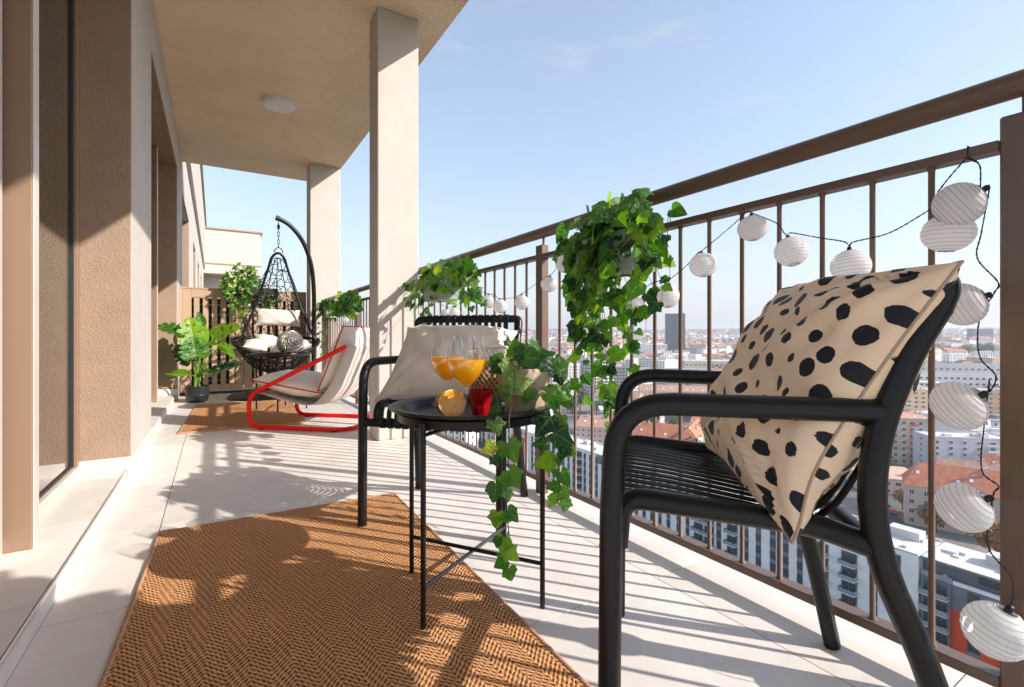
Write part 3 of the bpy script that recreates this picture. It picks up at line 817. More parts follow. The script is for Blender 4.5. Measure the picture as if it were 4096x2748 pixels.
    l.new(nz.outputs['Fac'], bp.inputs['Height']); l.new(bp.outputs[0], b.inputs['Normal'])
    return m
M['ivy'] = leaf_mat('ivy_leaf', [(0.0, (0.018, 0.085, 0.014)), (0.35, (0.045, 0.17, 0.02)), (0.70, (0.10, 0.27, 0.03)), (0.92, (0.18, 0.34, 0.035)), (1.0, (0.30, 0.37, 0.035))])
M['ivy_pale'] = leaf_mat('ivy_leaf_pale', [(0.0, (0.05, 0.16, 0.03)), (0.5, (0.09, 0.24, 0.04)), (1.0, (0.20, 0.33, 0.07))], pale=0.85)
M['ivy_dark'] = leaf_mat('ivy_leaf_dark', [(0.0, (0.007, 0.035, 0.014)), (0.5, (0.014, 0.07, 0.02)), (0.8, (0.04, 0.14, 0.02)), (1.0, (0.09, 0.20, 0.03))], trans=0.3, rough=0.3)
M['stem'] = simple('vine_stem', (0.10, 0.065, 0.035), 0.7)
M['stem_green'] = simple('green_stem', (0.13, 0.27, 0.025), 0.5)

def leaf_mesh(name, half, mat, fold=0.22, droop=0.25, curl=0.0, lobes=True, mid=(0.0, 0.18, 0.42, 0.68)):
    """half outline from base to tip (x>0); unit length along +Y, face up +Z; folded along the midrib and drooping"""
    def zf(x, y): return fold * abs(x) - droop * y * y * 0.5 - curl * x * x * 1.6
    mb = MB(); mb.uv = []
    tip = half[-1]; base = half[0]
    ms = [(0, base[1])] + [(0, y) for y in mid[1:]] + [(0, tip[1])]
    for sx in (1, -1):
        o = len(mb.v); vs = []; uv = []
        for (x, y) in ms: vs.append((0, y, zf(0, y))); uv.append((0, y))
        inner = half[1:-1]
        # middle ring at half way
        for (x, y) in inner:
            yy = y * 0.55 + (0.18 + 0.4 * max(0, min(1, y))) * 0.45
            xm = x * 0.5
            vs.append((sx * xm, yy, zf(xm, yy) + 0.012)); uv.append((sx * xm, yy))
        for (x, y) in inner:
            vs.append((sx * x, y, zf(x, y) + 0.015 * sin(9 * y + 5 * x))); uv.append((sx * x, y))
        nm, ni = len(ms), len(inner)
        fs = []
        def mi(y):   # midrib vertex nearest below
            k = min(range(nm), key=lambda q: abs(ms[q][1] - y)); return k
        prev = 0
        fs.append((0, nm + ni, nm))
        for i in range(ni - 1):
            fs.append((nm + i, nm + ni + i, nm + ni + i + 1, nm + i + 1))
            k = max(prev, min(nm - 1, int(round((i + 1) / (ni) * (nm - 1)))))
            fs.append((prev, nm + i, nm + i + 1))
            if k > prev:
                for q in range(prev, k): fs.append((q, nm + i + 1, q + 1))
                prev = k
        fs.append((nm + ni - 1, nm + 2 * ni - 1, nm - 1))
        for q in range(prev, nm - 1): fs.append((q, nm + ni - 1, q + 1))
        if sx < 0: fs = [f[::-1] for f in fs]
        mb.add(vs, fs); mb.uv += uv
    # vein mask: keep lobe veins light in UV
    o = mb.build(name, mat, None, smooth=True)
    me = o.data; bpy.data.objects.remove(o)
    return me
IVY_H = [(0, 0.0), (0.13, -0.13), (0.30, -0.17), (0.46, -0.05), (0.44, 0.10), (0.62, 0.33), (0.52, 0.40), (0.36, 0.45), (0.26, 0.62), (0.12, 0.85), (0, 1.0)]
IVY_H2 = [(0, 0.0), (0.16, -0.12), (0.36, -0.10), (0.47, 0.06), (0.50, 0.22), (0.56, 0.40), (0.42, 0.46), (0.33, 0.58), (0.24, 0.72), (0.11, 0.90), (0, 1.0)]
HEART_H = [(0, 0.0), (0.12, -0.13), (0.28, -0.15), (0.42, -0.04), (0.48, 0.14), (0.45, 0.34), (0.36, 0.54), (0.24, 0.74), (0.11, 0.90), (0, 1.0)]
OVAL_H = [(0, 0.0), (0.10, 0.03), (0.20, 0.13), (0.27, 0.28), (0.28, 0.45), (0.24, 0.62), (0.16, 0.78), (0.08, 0.91), (0, 1.0)]
LEAF = {}
for key, half, fo, dr, cu in (('a', IVY_H, 0.20, 0.25, 0.0), ('b', IVY_H2, 0.10, 0.5, 0.25), ('c', HEART_H, 0.28, 0.35, 0.0), ('d', IVY_H, -0.12, 0.55, 0.2), ('e', OVAL_H, 0.3, 0.6, 0.0)):
    for mk in ('ivy', 'ivy_pale', 'ivy_dark'):
        LEAF[(key, mk)] = leaf_mesh('leaf', half, M[mk], fo, dr, cu)
def leaf_matrix(p, tipdir, normal, size, wid=1.0):
    y = Vector(tipdir).normalized(); z = Vector(normal); z = z - y * z.dot(y)
    if z.length < 1e-5: z = y.orthogonal()
    z.normalize(); x = y.cross(z)
    m = Matrix((x * size * wid, y * size, z * size)).transposed().to_4x4()
    m.translation = Vector(p)
    return m
CAMDIR = lambda p: (_C - Vector(p)).normalized()

def screen_leaf(parent, u, v, px, ang, dep, key=None, mk='ivy', tilt=0.5, wid=1.0, name='leaf'):
    """leaf centred on photo pixel (u,v) at true distance dep; px = its length; ang = tip direction"""
    size = px / 1922.0 * dep
    t = _RT * cos(radians(ang)) + Vector((0, 0, 1)) * sin(radians(ang))
    p = at_d(u, v, dep)
    nrm = CAMDIR(p) + Vector((R(-tilt, tilt), R(-tilt, tilt), R(-tilt * 0.2, tilt * 1.2)))
    t = t + _FW * R(-0.35, 0.35) * tilt * 2
    key = key or random.choice('aabbd')
    return inst(name, LEAF[(key, mk)], parent, leaf_matrix(p - t.normalized() * size * 0.45, t, nrm, size, wid))

def vine(parent, path, spacing, size, mk_choice, keys='aabbdc', r=0.0012, side=None, jitter=0.5, petiole=0.5, taper=0.0, stems=None):
    pts = catmull(path, 6)
    stems.tube(pts, [r * (1 - 0.5 * i / len(pts)) for i in range(len(pts))], 5)
    L = 0.0; nxt = R(0.2, 1) * spacing; n = 0
    tot = sum((pts[i + 1] - pts[i]).length for i in range(len(pts) - 1))
    for i in range(len(pts) - 1):
        seg = pts[i + 1] - pts[i]
        while nxt <= L + seg.length:
            f = (nxt - L) / max(1e-6, seg.length)
            p = pts[i] + seg * f
            frac = nxt / tot
            s = size * random.choice((R(0.5, 0.8), R(0.8, 1.1), R(1.0, 1.4))) * (1 - taper * frac)
            # leaves alternate to the sides, hang down, face out to the light
            a = R(-1.3, 1.3) + (0.9 if n % 2 else -0.9)
            out = (side or Vector((-1, -0.45, 0))).normalized()
            lat = out.cross(Vector((0, 0, 1)))
            d = Vector((0, 0, -1)) * R(0.35, 1.0) + lat * sin(a) * 0.9 + out * R(0.0, 0.6)
            base = p + (lat * sin(a) * 0.55 + out * 0.35 + Vector((0, 0, R(-.2, .35)))) * s * petiole
            nr = out * R(0.6, 1.2) + Vector((0, 0, R(0.0, 0.9))) + lat * R(-jitter, jitter)
            stems.tube([p, (p + base) / 2 + Vector((0, 0, 0.12 * s)), base], r * 0.55, 4)
            inst('leaf', LEAF[(random.choice(keys), mk_choice(frac))], parent, leaf_matrix(base, d, nr, s))
            n += 1
            nxt += spacing * R(0.6, 1.4)
        L += seg.length

def planter_box(t, c, L, mat, hookmat):
    """hanging rail planter: tapered box with two flat hooks over the handrail"""
    cx, cy, cz = c
    mb = MB()
    w0, w1 = 0.075, 0.055; h = 0.13
    o = []
    for (ww, ll, z) in ((w1, L / 2 * 0.9, cz - h), (w0, L / 2, cz), (w0 - 0.006, L / 2 - 0.006, cz), (w0 - 0.008, L / 2 - 0.008, cz - 0.02)):
        o += [(cx - ww, cy - ll, z), (cx + ww, cy - ll, z), (cx + ww, cy + ll, z), (cx - ww, cy + ll, z)]
    f = [(3, 2, 1, 0)]
    for k in range(3):
        for i in range(4):
            j = (i + 1) % 4
            f.append((k * 4 + i, k * 4 + j, k * 4 + 4 + j, k * 4 + 4 + i))
    f.append((12, 13, 14, 15))
    mb.add(o, f).build('box', mat, t)
    for dy in (-L * 0.16, L * 0.16):
        pth = [(cx + 0.03, cy + dy, cz - 0.01), (cx + 0.035, cy + dy, cz + 0.06)]
        hx = XRL + 0.005
        pth += [(hx + 0.0275 * cos(a), cy + dy, HZ + 0.0275 * sin(a)) for a in [radians(x) for x in (200, 180, 150, 120, 90, 60, 30, 0, -40)]]
        MB().tube(pth, 0.014, section=[(-1, -0.12), (1, -0.12), (1, 0.12), (-1, 0.12)], up=None).build('hook', hookmat, t, smooth=40)
M['planter_green'] = simple('planter_sage', (0.33, 0.40, 0.33), 0.5)
M['hook_grey'] = simple('hook_grey', (0.33, 0.33, 0.32), 0.35, metal=0.3)
M['soil'] = simple('soil', (0.03, 0.02, 0.012), 1.0, bump=1.0, bscale=120, bdist=0.01)

def hanging_ivy(label, cy, L, mound, trails, size, pale_bias=0.3, cx=1.19, seed=1, trail_x=1.15):
    random.seed(seed)
    cz = 1.07
    t = thing('hanging_planter', label, 'planter', (cx, cy, cz), 'ivy planters hooked over the handrail')
    planter_box(t, (cx, cy, cz), L, M['planter_green'], M['hook_grey'])
    def mk(fr):
        q = random.random()
        return 'ivy_pale' if q < pale_bias * (1.2 - fr) else ('ivy_dark' if q < pale_bias + 0.25 * (1 - fr) else 'ivy')
    st_ = MB()
    # mound: short arching runners spilling over the rim
    for k in range(mound):
        y0 = cy + R(-0.48, 0.48) * L
        x0 = cx + R(-0.05, 0.05)
        a = R(0, 2 * pi); ln = R(0.05, 0.15)
        dx, dy = cos(a) * ln * 0.75, sin(a) * ln * 1.1
        if dx > 0.05: dx *= 0.5
        p = [(x0, y0, cz - 0.01), (x0 + dx * 0.4, y0 + dy * 0.4, cz + R(0.03, 0.11)), (x0 + dx, y0 + dy, cz + R(-0.05, 0.09)), (x0 + dx * 1.3, y0 + dy * 1.3, cz - R(0.02, 0.15))]
        vine(t, p, size * 0.62, size * R(0.85, 1.15), mk, r=0.0011, side=Vector((dx - 0.06, dy, 0.02)), stems=st_)
    for (u0, u1, v1) in trails:
        e = at_x(u1, v1, trail_x + R(-0.03, 0.03)); s = at_x(u0, 1050, cx)
        s.z = cz - 0.01; s.x = cx - 0.03
        p = [s, Vector((trail_x, s.y, cz + 0.03)), Vector((trail_x - 0.01, s.y * 0.8 + e.y * 0.2, cz - 0.10))]
        nseg = max(2, int((cz - e.z) / 0.1))
        for i in range(1, nseg + 1):
            f = i / nseg
            p.append(Vector((trail_x + R(-0.015, 0.015), s.y + (e.y - s.y) * (0.2 + 0.8 * f) + R(-0.012, 0.012), (cz - 0.10) + (e.z - cz + 0.10) * f)))
        vine(t, p, size * 0.82, size * 0.92, mk, r=0.0013, taper=0.35, stems=st_)
    st_.build('stem', M['stem'], t, smooth=60)
    return t
hanging_ivy('large ivy planter with long trails hooked over the handrail right of the middle post', 1.235, 0.29, 30,
    [(2300, 2312, 1330), (2325, 2340, 1400), (2350, 2395, 1500), (2380, 2440, 1650), (2420, 2470, 1700), (2410, 2450, 1560), (2450, 2500, 1480), (2390, 2420, 1755), (2480, 2520, 1400), (2510, 2540, 1380), (2340, 2370, 1450), (2610, 2610, 1260), (2650, 2670, 1230), (2710, 2710, 1160), (2310, 2350, 1250), (2570, 2580, 1330), (2360, 2350, 1600), (2340, 2320, 1480), (2410, 2400, 1400), (2470, 2480, 1300), (2500, 2490, 1350)], 0.066, 0.28, seed=21)
hanging_ivy('ivy planter with pale variegated leaves hooked over the handrail just right of the nearer pillar', 2.72, 0.36, 26,
    [(1690, 1680, 1260), (1720, 1700, 1290), (1650, 1650, 1230), (1670, 1665, 1320), (1880, 1890, 1240), (1930, 1935, 1230), (1760, 1750, 1250), (1840, 1850, 1200), (1700, 1720, 1330)], 0.070, 0.42, seed=5)
hanging_ivy('far ivy planter with thin trails hooked over the handrail beside the egg chair', 6.15, 0.30, 18,
    [(1276, 1270, 1400), (1310, 1300, 1420), (1290, 1280, 1380), (1300, 1300, 1340), (1320, 1315, 1400), (1340, 1335, 1300), (1270, 1268, 1330), (1360, 1360, 1250)], 0.058, 0.6, seed=8)
hanging_ivy('leafy green planter hooked over the handrail partly hidden by the nearer pillar', 5.15, 0.36, 20,
    [(1410, 1410, 1250), (1430, 1425, 1270), (1450, 1450, 1240), (1400, 1398, 1230)], 0.085, 0.05, seed=9)
# unseen shrub added behind the camera to shade the floor at the left
random.seed(14)
sh = thing('shade_shrub', 'unseen potted shrub added behind the camera by the railing to shade the floor', 'potted plant', (1.12, -0.34, 0))
MB().lathe([(0.0005, 0), (0.13, 0), (0.17, 0.30), (0.155, 0.30), (0.15, 0.27), (0.0005, 0.27)], (1.12, -0.34, 0), 32).build('pot', M['planter_green'], sh, smooth=40)
st_ = MB()
for k in range(9):
    a = 2 * pi * k / 9
    st_.tube(catmull([(1.12, -0.34, 0.26), (1.12 + .06 * cos(a), -0.34 + .09 * sin(a), 0.8), (1.12 + .14 * cos(a), -0.34 + .24 * sin(a), 1.45)], 5), 0.006, 5)
for k in range(290):
    u_ = R(-1, 1); a = R(0, 2 * pi); r_ = random.random() ** 0.4
    p = Vector((1.12 + 0.17 * r_ * sqrt(1 - u_ * u_) * cos(a), -0.34 + 0.36 * r_ * sqrt(1 - u_ * u_) * sin(a), 1.16 + 0.56 * r_ * u_))
    inst('leaf', LEAF[(random.choice('ccd'), 'ivy_dark')], sh, leaf_matrix(p, (R(-1, 1), R(-1, 1), R(-1, .2)), (-0.64 + R(-.5, .5), .77 + R(-.5, .5), R(-.6, .6)), R(0.10, 0.15)))
st_.build('stem', M['stem'], sh, smooth=60)

# ================================================================== TRAY TABLE AND WHAT STANDS ON IT
TX, TY = 0.622, 1.222
tt = thing('tray_table', 'round black metal tray table with thin rod legs standing half on the rug', 'side table', (TX, TY, 0))
MB().lathe([(0.0005, 0.508), (0.170, 0.508), (0.178, 0.510), (0.192, 0.530), (0.197, 0.534), (0.226, 0.5365), (0.2295, 0.534), (0.229, 0.530), (0.196, 0.518), (0.188, 0.509), (0.182, 0.505), (0.0005, 0.505)], (TX, TY, 0), 64).build('tray', M['black'], tt, smooth=35)
MB().lathe([(0.183, 0.499), (0.207, 0.499), (0.207, 0.519), (0.197, 0.517), (0.183, 0.504), (0.183, 0.499)], (TX, TY, 0), 64).build('ring', M['black'], tt, smooth=30)
legs = []
for a in (-151, -54, 33, 122):
    ca, sa = cos(radians(a)), sin(radians(a))
    lx, ly = TX + 0.212 * ca, TY + 0.212 * sa
    legs.append((lx, ly))
    MB().tube([(lx, ly, 0.0), (lx, ly, 0.498)], 0.0068, 12).lathe([(0.0095, 0.494), (0.0095, 0.514)], (lx, ly, 0), 12, cap=True).build('leg', M['black'], tt, smooth=50)
for (i, j), z in (((0, 2), 0.108), ((1, 3), 0.118)):
    (x0, y0), (x1, y1) = legs[i], legs[j]
    MB().tube([(x0, y0, z), (x1, y1, z)], 0.0055, 10).build('cross_bar', M['black'] if i else simple('steel_bar', (0.12, 0.12, 0.13), 0.3, metal=0.8), tt, smooth=50)
    MB().tube([(x0, y0, z + 0.375), (x1, y1, z + 0.375)], 0.005, 10).build('cross_bar', M['black'], tt, smooth=50)
ZT = 0.5085
# wine glasses with orange juice
def glass_material():
    # thin clear wall: see-through with fresnel reflections
    m, n, l, b = mat_new('clear_glass')
    out = n['Material Output']; n.remove(b)
    tr = n.new('ShaderNodeBsdfTransparent'); tr.inputs['Color'].default_value = (0.97, 0.975, 0.975, 1)
    gl = n.new('ShaderNodeBsdfGlossy'); gl.inputs['Roughness'].default_value = 0.0; gl.inputs['Color'].default_value = (0.95, 0.95, 0.95, 1)
    lw = n.new('ShaderNodeLayerWeight'); lw.inputs['Blend'].default_value = 0.5
    pw = n.new('ShaderNodeMath'); pw.operation = 'POWER'; pw.inputs[1].default_value = 4.0; l.new(lw.outputs['Facing'], pw.inputs[0])
    pm = n.new('ShaderNodeMath'); pm.operation = 'MULTIPLY_ADD'; pm.inputs[1].default_value = 0.75; pm.inputs[2].default_value = 0.05; l.new(pw.outputs[0], pm.inputs[0])
    mx = n.new('ShaderNodeMixShader'); l.new(pm.outputs[0], mx.inputs[0]); l.new(tr.outputs[0], mx.inputs[1]); l.new(gl.outputs[0], mx.inputs[2])
    l.new(mx.outputs[0], out.inputs['Surface'])
    return m
M['clear'] = glass_material()
def juice():
    m, n, l, b = mat_new('orange_juice')
    out = n['Material Output']
    b.inputs['Base Color'].default_value = (1.0, 0.54, 0.01, 1); b.inputs['Roughness'].default_value = 0.15
    tr = n.new('ShaderNodeBsdfTranslucent'); tr.inputs['Color'].default_value = (1.0, 0.64, 0.015, 1)
    mx = n.new('ShaderNodeMixShader'); mx.inputs[0].default_value = 0.45
    l.new(b.outputs[0], mx.inputs[1]); l.new(tr.outputs[0], mx.inputs[2]); l.new(mx.outputs[0], out.inputs['Surface'])
    return m
M['juice'] = juice()
def wine_glass(x, y, label, lvl):
    t = thing('wine_glass', label, 'wine glass', (x, y, ZT), 'wine glasses of orange juice')
    outer = [(0.0335, 0.0006), (0.033, 0.0022), (0.012, 0.0052), (0.0055, 0.012), (0.0046, 0.030), (0.0046, 0.072), (0.0062, 0.085), (0.012, 0.090), (0.024, 0.101), (0.036, 0.116), (0.0455, 0.134), (0.0505, 0.152), (0.0510, 0.164), (0.0480, 0.186), (0.0425, 0.213), (0.0408, 0.2185)]
    inner = [(max(0.0005, r - 0.0010), z + (0.002 if i == 0 else 0)) for i, (r, z) in enumerate(outer[7:])]
    prof = outer + inner[::-1] + [(0.0005, 0.0905)]
    MB().lathe(prof, (x, y, ZT), 48).build('bowl_and_stem', M['clear'], t, smooth=40)
    fill = [(r - 0.0014, z + 0.001) for (r, z) in outer[7:] if z < lvl - 0.004]
    r_at = lambda z: [r0 + (r1 - r0) * (z - z0) / (z1 - z0) for (r0, z0), (r1, z1) in zip(outer[7:], outer[8:]) if z0 <= z <= z1][0]
    rl_ = r_at(lvl) - 0.0014
    jp = [(0.0004, 0.0925)] + fill + [(rl_, lvl), (rl_ - 0.001, lvl - 0.0003), (0.0004, lvl - 0.0004)]
    MB().lathe(jp, (x, y, ZT), 48).build('juice', M['juice'], t, smooth=40)
wine_glass(0.560, 1.130, 'wine glass of orange juice nearest the camera, right of the other one', 0.158)
wine_glass(0.582, 1.300, 'wine glass of orange juice partly behind the other one, left', 0.158)

# halved orange
def orange_flesh():
    m, n, l, b = mat_new('orange_flesh')
    tc = n.new('ShaderNodeTexCoord'); sx = n.new('ShaderNodeSeparateXYZ'); l.new(tc.outputs['Object'], sx.inputs[0])
    at = n.new('ShaderNodeMath'); at.operation = 'ARCTAN2'; l.new(sx.outputs[1], at.inputs[0]); l.new(sx.outputs[0], at.inputs[1])
    ml = n.new('ShaderNodeMath'); ml.operation = 'MULTIPLY_ADD'; ml.inputs[1].default_value = 9 / (2 * pi); ml.inputs[2].default_value = 0.3; l.new(at.outputs[0], ml.inputs[0])
    fr = n.new('ShaderNodeMath'); fr.operation = 'FRACT'; l.new(ml.outputs[0], fr.inputs[0])
    pg = n.new('ShaderNodeMath'); pg.operation = 'PINGPONG'; pg.inputs[1].default_value = 0.5; l.new(fr.outputs[0], pg.inputs[0])
    ln = n.new('ShaderNodeVectorMath'); ln.operation = 'LENGTH'; l.new(tc.outputs['Object'], ln.inputs[0])
    # membrane width shrinks outward: distance to membrane = pg*radius
    dm = n.new('ShaderNodeMath'); dm.operation = 'MULTIPLY'; l.new(pg.outputs[0], dm.inputs[0]); l.new(ln.outputs[1], dm.inputs[1])
    mr = n.new('ShaderNodeMapRange'); mr.inputs['From Min'].default_value = 0.0004; mr.inputs['From Max'].default_value = 0.0011; l.new(dm.outputs[0], mr.inputs['Value'])
    nz = n.new('ShaderNodeTexNoise'); nz.inputs['Scale'].default_value = 260; nz.inputs['Detail'].default_value = 4; l.new(tc.outputs['Object'], nz.inputs['Vector'])
    rp = n.new('ShaderNodeValToRGB'); rp.color_ramp.elements[0].position = 0.35; rp.color_ramp.elements[1].position = 0.75
    rp.color_ramp.elements[0].color = (0.90, 0.33, 0.012, 1); rp.color_ramp.elements[1].color = (1.0, 0.55, 0.08, 1)
    l.new(nz.outputs['Fac'], rp.inputs['Fac'])
    mx = n.new('ShaderNodeMix'); mx.data_type = 'RGBA'; mx.inputs[6].default_value = (0.86, 0.66, 0.36, 1); l.new(mr.outputs[0], mx.inputs[0]); l.new(rp.outputs[0], mx.inputs[7])
    # pith ring
    m2 = n.new('ShaderNodeMapRange'); m2.inputs['From Min'].default_value = 0.0338; m2.inputs['From Max'].default_value = 0.0352; l.new(ln.outputs[1], m2.inputs['Value'])
    mx2 = n.new('ShaderNodeMix'); mx2.data_type = 'RGBA'; mx2.inputs[7].default_value = (0.88, 0.70, 0.38, 1); l.new(m2.outputs[0], mx2.inputs[0]); l.new(mx.outputs[2], mx2.inputs[6])
    m3 = n.new('ShaderNodeMapRange'); m3.inputs['From Min'].default_value = 0.0368; m3.inputs['From Max'].default_value = 0.0374; l.new(ln.outputs[1], m3.inputs['Value'])
    mx3 = n.new('ShaderNodeMix'); mx3.data_type = 'RGBA'; mx3.inputs[7].default_value = (0.80, 0.30, 0.02, 1); l.new(m3.outputs[0], mx3.inputs[0]); l.new(mx2.outputs[2], mx3.inputs[6])
    l.new(mx3.outputs[2], b.inputs['Base Color'])
    b.inputs['Roughness'].default_value = 0.25; b.inputs['Subsurface Weight'].default_value = 0.2; b.inputs['Subsurface Radius'].default_value = (0.01, 0.005, 0.001)
    bp = n.new('ShaderNodeBump'); bp.inputs['Strength'].default_value = 0.5; bp.inputs['Distance'].default_value = 0.001; l.new(nz.outputs['Fac'], bp.inputs['Height']); l.new(bp.outputs[0], b.inputs['Normal'])
    return m
M['peel'] = simple('orange_peel', (0.78, 0.25, 0.015), 0.4, bump=0.25, bscale=500, bdist=0.0006)
def half_orange(label, c, face, r=0.036):
    c = Vector(c)
    t = thing('orange_half', label, 'orange', tuple(c), 'halves of a cut orange')
    q = Vector(face).normalized().to_track_quat('Z', 'X').to_matrix().to_4x4()
    mb = MB().lathe([(max(1e-4, r * sin(a)), -r * 0.98 * cos(a)) for a in [pi / 2 * k / 9 for k in range(10)]], n=32)
    o = mb.build('peel', M['peel'], None, smooth=True); o.parent = t; o.matrix_local = q
    mb = MB().lathe([(1e-4, 0.0008), (0.012, 0.0012), (r * 0.93, 0.0010), (r * 0.995, 0.0)], n=32)
    o = mb.build('flesh', orange_flesh(), None, smooth=True); o.parent = t; o.matrix_local = q
pf = at_z(1600 + 640 * .3189, 1250 + 1320 * .3189, ZT)
half_orange('half orange with its cut face towards the camera on the black tray', (pf.x + 0.012, pf.y + 0.018, ZT + 0.0365), (-0.33, -0.90, 0.28), 0.038)
half_orange('other half of the orange lying behind the first with only its peel showing', (pf.x + 0.015, pf.y + 0.062, ZT + 0.032), (0.6, 0.75, 0.2), 0.033)

# faceted red candle cup
rc = thing('candle_cup', 'small red faceted glass candle cup on the tray', 'candle cup', (0.618, 1.160, ZT))
def red_glass(name, c, tr=0.6):
    m, n, l, b = mat_new(name)
    b.inputs['Base Color'].default_value = (*c, 1); b.inputs['Roughness'].default_value = 0.08; b.inputs['Transmission Weight'].default_value = tr; b.inputs['IOR'].default_value = 1.45
    return m
M['redglass'] = red_glass('red_glass', (0.55, 0.01, 0.015), 0.45)
mb = MB(); vs = []; N = 8
for k, (r_, z_, ro) in enumerate(((0.0225, 0.0, 0), (0.029, 0.034, 0.5), (0.0335, 0.073, 0), (0.0300, 0.073, 0), (0.026, 0.034, 0.5), (0.018, 0.006, 0))):
    for i in range(N):
        a = 2 * pi * (i + ro) / N + 0.2
        vs.append((0.618 + r_ * cos(a), 1.160 + r_ * sin(a), ZT + z_))
fs = [tuple(range(N))[::-1], tuple(5 * N + i for i in range(N))]
for k in range(5):
    for i in range(N):
        j = (i + 1) % N
        if k in (0, 3):
            fs += [(k * N + i, k * N + j, (k + 1) * N + i), (k * N + j, (k + 1) * N + j, (k + 1) * N + i)]
        elif k in (1, 4):
            fs += [(k * N + i, (k + 1) * N + j, (k + 1) * N + i), (k * N + i, k * N + j, (k + 1) * N + j)]
        else:
            fs.append((k * N + i, k * N + j, (k + 1) * N + j, (k + 1) * N + i))
mb.add(vs, fs).build('cup', M['redglass'], rc)
MB().lathe([(0.0005, 0.03), (0.020, 0.03), (0.020, 0.008), (0.0005, 0.008)], (0.618, 1.160, ZT), 16).build('candle', simple('red_wax', (0.35, 0.01, 0.01), 0.5), rc)

# amber glass lantern in a rope net
al = thing('net_lantern', 'amber glass lantern in a white rope net behind the ivy pot', 'lantern', (0.735, 1.325, ZT))
c = (0.735, 1.325, ZT)
prof = [(0.036, 0.0), (0.046, 0.02), (0.058, 0.06), (0.063, 0.10), (0.062, 0.14), (0.060, 0.182)]
mb = MB().lathe([(0.0005, 0.002)] + [(r, z) for r, z in prof[:5]] + [(r - 0.003, z) for r, z in prof[:5]][::-1], c, 32)
mb.build('glass', red_glass('amber_glass', (0.70, 0.33, 0.03), 0.5), al, smooth=True)
net = MB()
def pr(z):
    for (r0, z0), (r1, z1) in zip(prof, prof[1:]):
        if z <= z1 + 1e-6: return r0 + (r1 - r0) * (z - z0) / (z1 - z0)
    return prof[-1][0]
NR = 26
for s in (1, -1):
    for k in range(NR):
        path = []
        for i in range(19):
            z = 0.182 * i / 18
            a = 2 * pi * k / NR + s * z / 0.182 * 2.0
            r = pr(z) + 0.0018
            path.append((c[0] + r * cos(a), c[1] + r * sin(a), c[2] + z))
        net.tube(path, 0.0011, 5)
net.tube([(c[0] + 0.062 * cos(2 * pi * k / 40), c[1] + 0.062 * sin(2 * pi * k / 40), c[2] + 0.182) for k in range(40)], 0.0022, 6, closed=True)
net.build('rope_net', simple('white_rope', (0.62, 0.54, 0.44), 0.8), al, smooth=60)

# ivy in a stoneware pot
px_, py_ = 0.748, 1.142
ip = thing('potted_ivy', 'ivy in a beige stoneware pot on the tray table with two long trails', 'potted plant', (px_, py_, ZT))
M['stoneware'] = simple('stoneware', (0.46, 0.355, 0.25), 0.45, vary=0.22, vscale=30, bump=0.5, bscale=90, bdist=0.003)
MB().lathe([(0.0005, 0.0), (0.058, 0.0), (0.062, 0.004), (0.068, 0.03), (0.0725, 0.075), (0.0745, 0.120), (0.0735, 0.124), (0.069, 0.1235), (0.068, 0.105), (0.0005, 0.103)], (px_, py_, ZT + 0.006), 48).build('pot', M['stoneware'], ip, smooth=35)
MB().lathe([(0.0005, 0.0), (0.070, 0.0), (0.074, 0.008), (0.069, 0.008), (0.0005, 0.005)], (px_, py_, ZT), 40).build('saucer', simple('saucer_grey', (0.12, 0.11, 0.10), 0.4), ip, smooth=35)
MB().lathe([(0.0005, 0.114), (0.068, 0.111)], (px_, py_, ZT + 0.006), 24).build('soil', M['soil'], ip)
random.seed(33)
k4 = 400 / 1394.0
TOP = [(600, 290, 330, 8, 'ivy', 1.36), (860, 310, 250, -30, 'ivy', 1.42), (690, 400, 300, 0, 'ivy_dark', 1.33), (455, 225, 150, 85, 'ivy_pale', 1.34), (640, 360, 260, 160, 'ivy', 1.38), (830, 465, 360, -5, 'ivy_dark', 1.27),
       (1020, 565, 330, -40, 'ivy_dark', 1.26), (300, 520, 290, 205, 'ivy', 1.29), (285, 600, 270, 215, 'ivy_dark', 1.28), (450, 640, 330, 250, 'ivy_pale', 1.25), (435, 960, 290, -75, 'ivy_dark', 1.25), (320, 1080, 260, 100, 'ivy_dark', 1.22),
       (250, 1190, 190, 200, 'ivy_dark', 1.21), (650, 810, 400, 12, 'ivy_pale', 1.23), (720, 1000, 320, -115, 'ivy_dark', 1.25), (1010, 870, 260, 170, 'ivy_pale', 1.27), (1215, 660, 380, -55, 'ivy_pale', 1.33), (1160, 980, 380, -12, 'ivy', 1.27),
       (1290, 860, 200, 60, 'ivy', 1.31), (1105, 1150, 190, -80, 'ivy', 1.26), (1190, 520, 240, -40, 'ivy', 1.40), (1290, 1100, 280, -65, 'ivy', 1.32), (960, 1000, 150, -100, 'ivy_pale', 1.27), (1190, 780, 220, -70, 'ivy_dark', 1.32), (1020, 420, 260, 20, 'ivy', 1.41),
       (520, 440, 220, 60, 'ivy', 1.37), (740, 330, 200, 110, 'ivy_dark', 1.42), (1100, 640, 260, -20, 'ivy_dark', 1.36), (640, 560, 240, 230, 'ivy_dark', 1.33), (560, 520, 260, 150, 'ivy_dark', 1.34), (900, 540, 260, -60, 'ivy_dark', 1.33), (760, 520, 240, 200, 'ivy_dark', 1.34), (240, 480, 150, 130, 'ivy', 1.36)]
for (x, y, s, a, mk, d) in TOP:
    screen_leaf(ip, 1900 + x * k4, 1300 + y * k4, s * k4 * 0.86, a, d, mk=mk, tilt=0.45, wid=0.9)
k8 = 600 / 1882.0
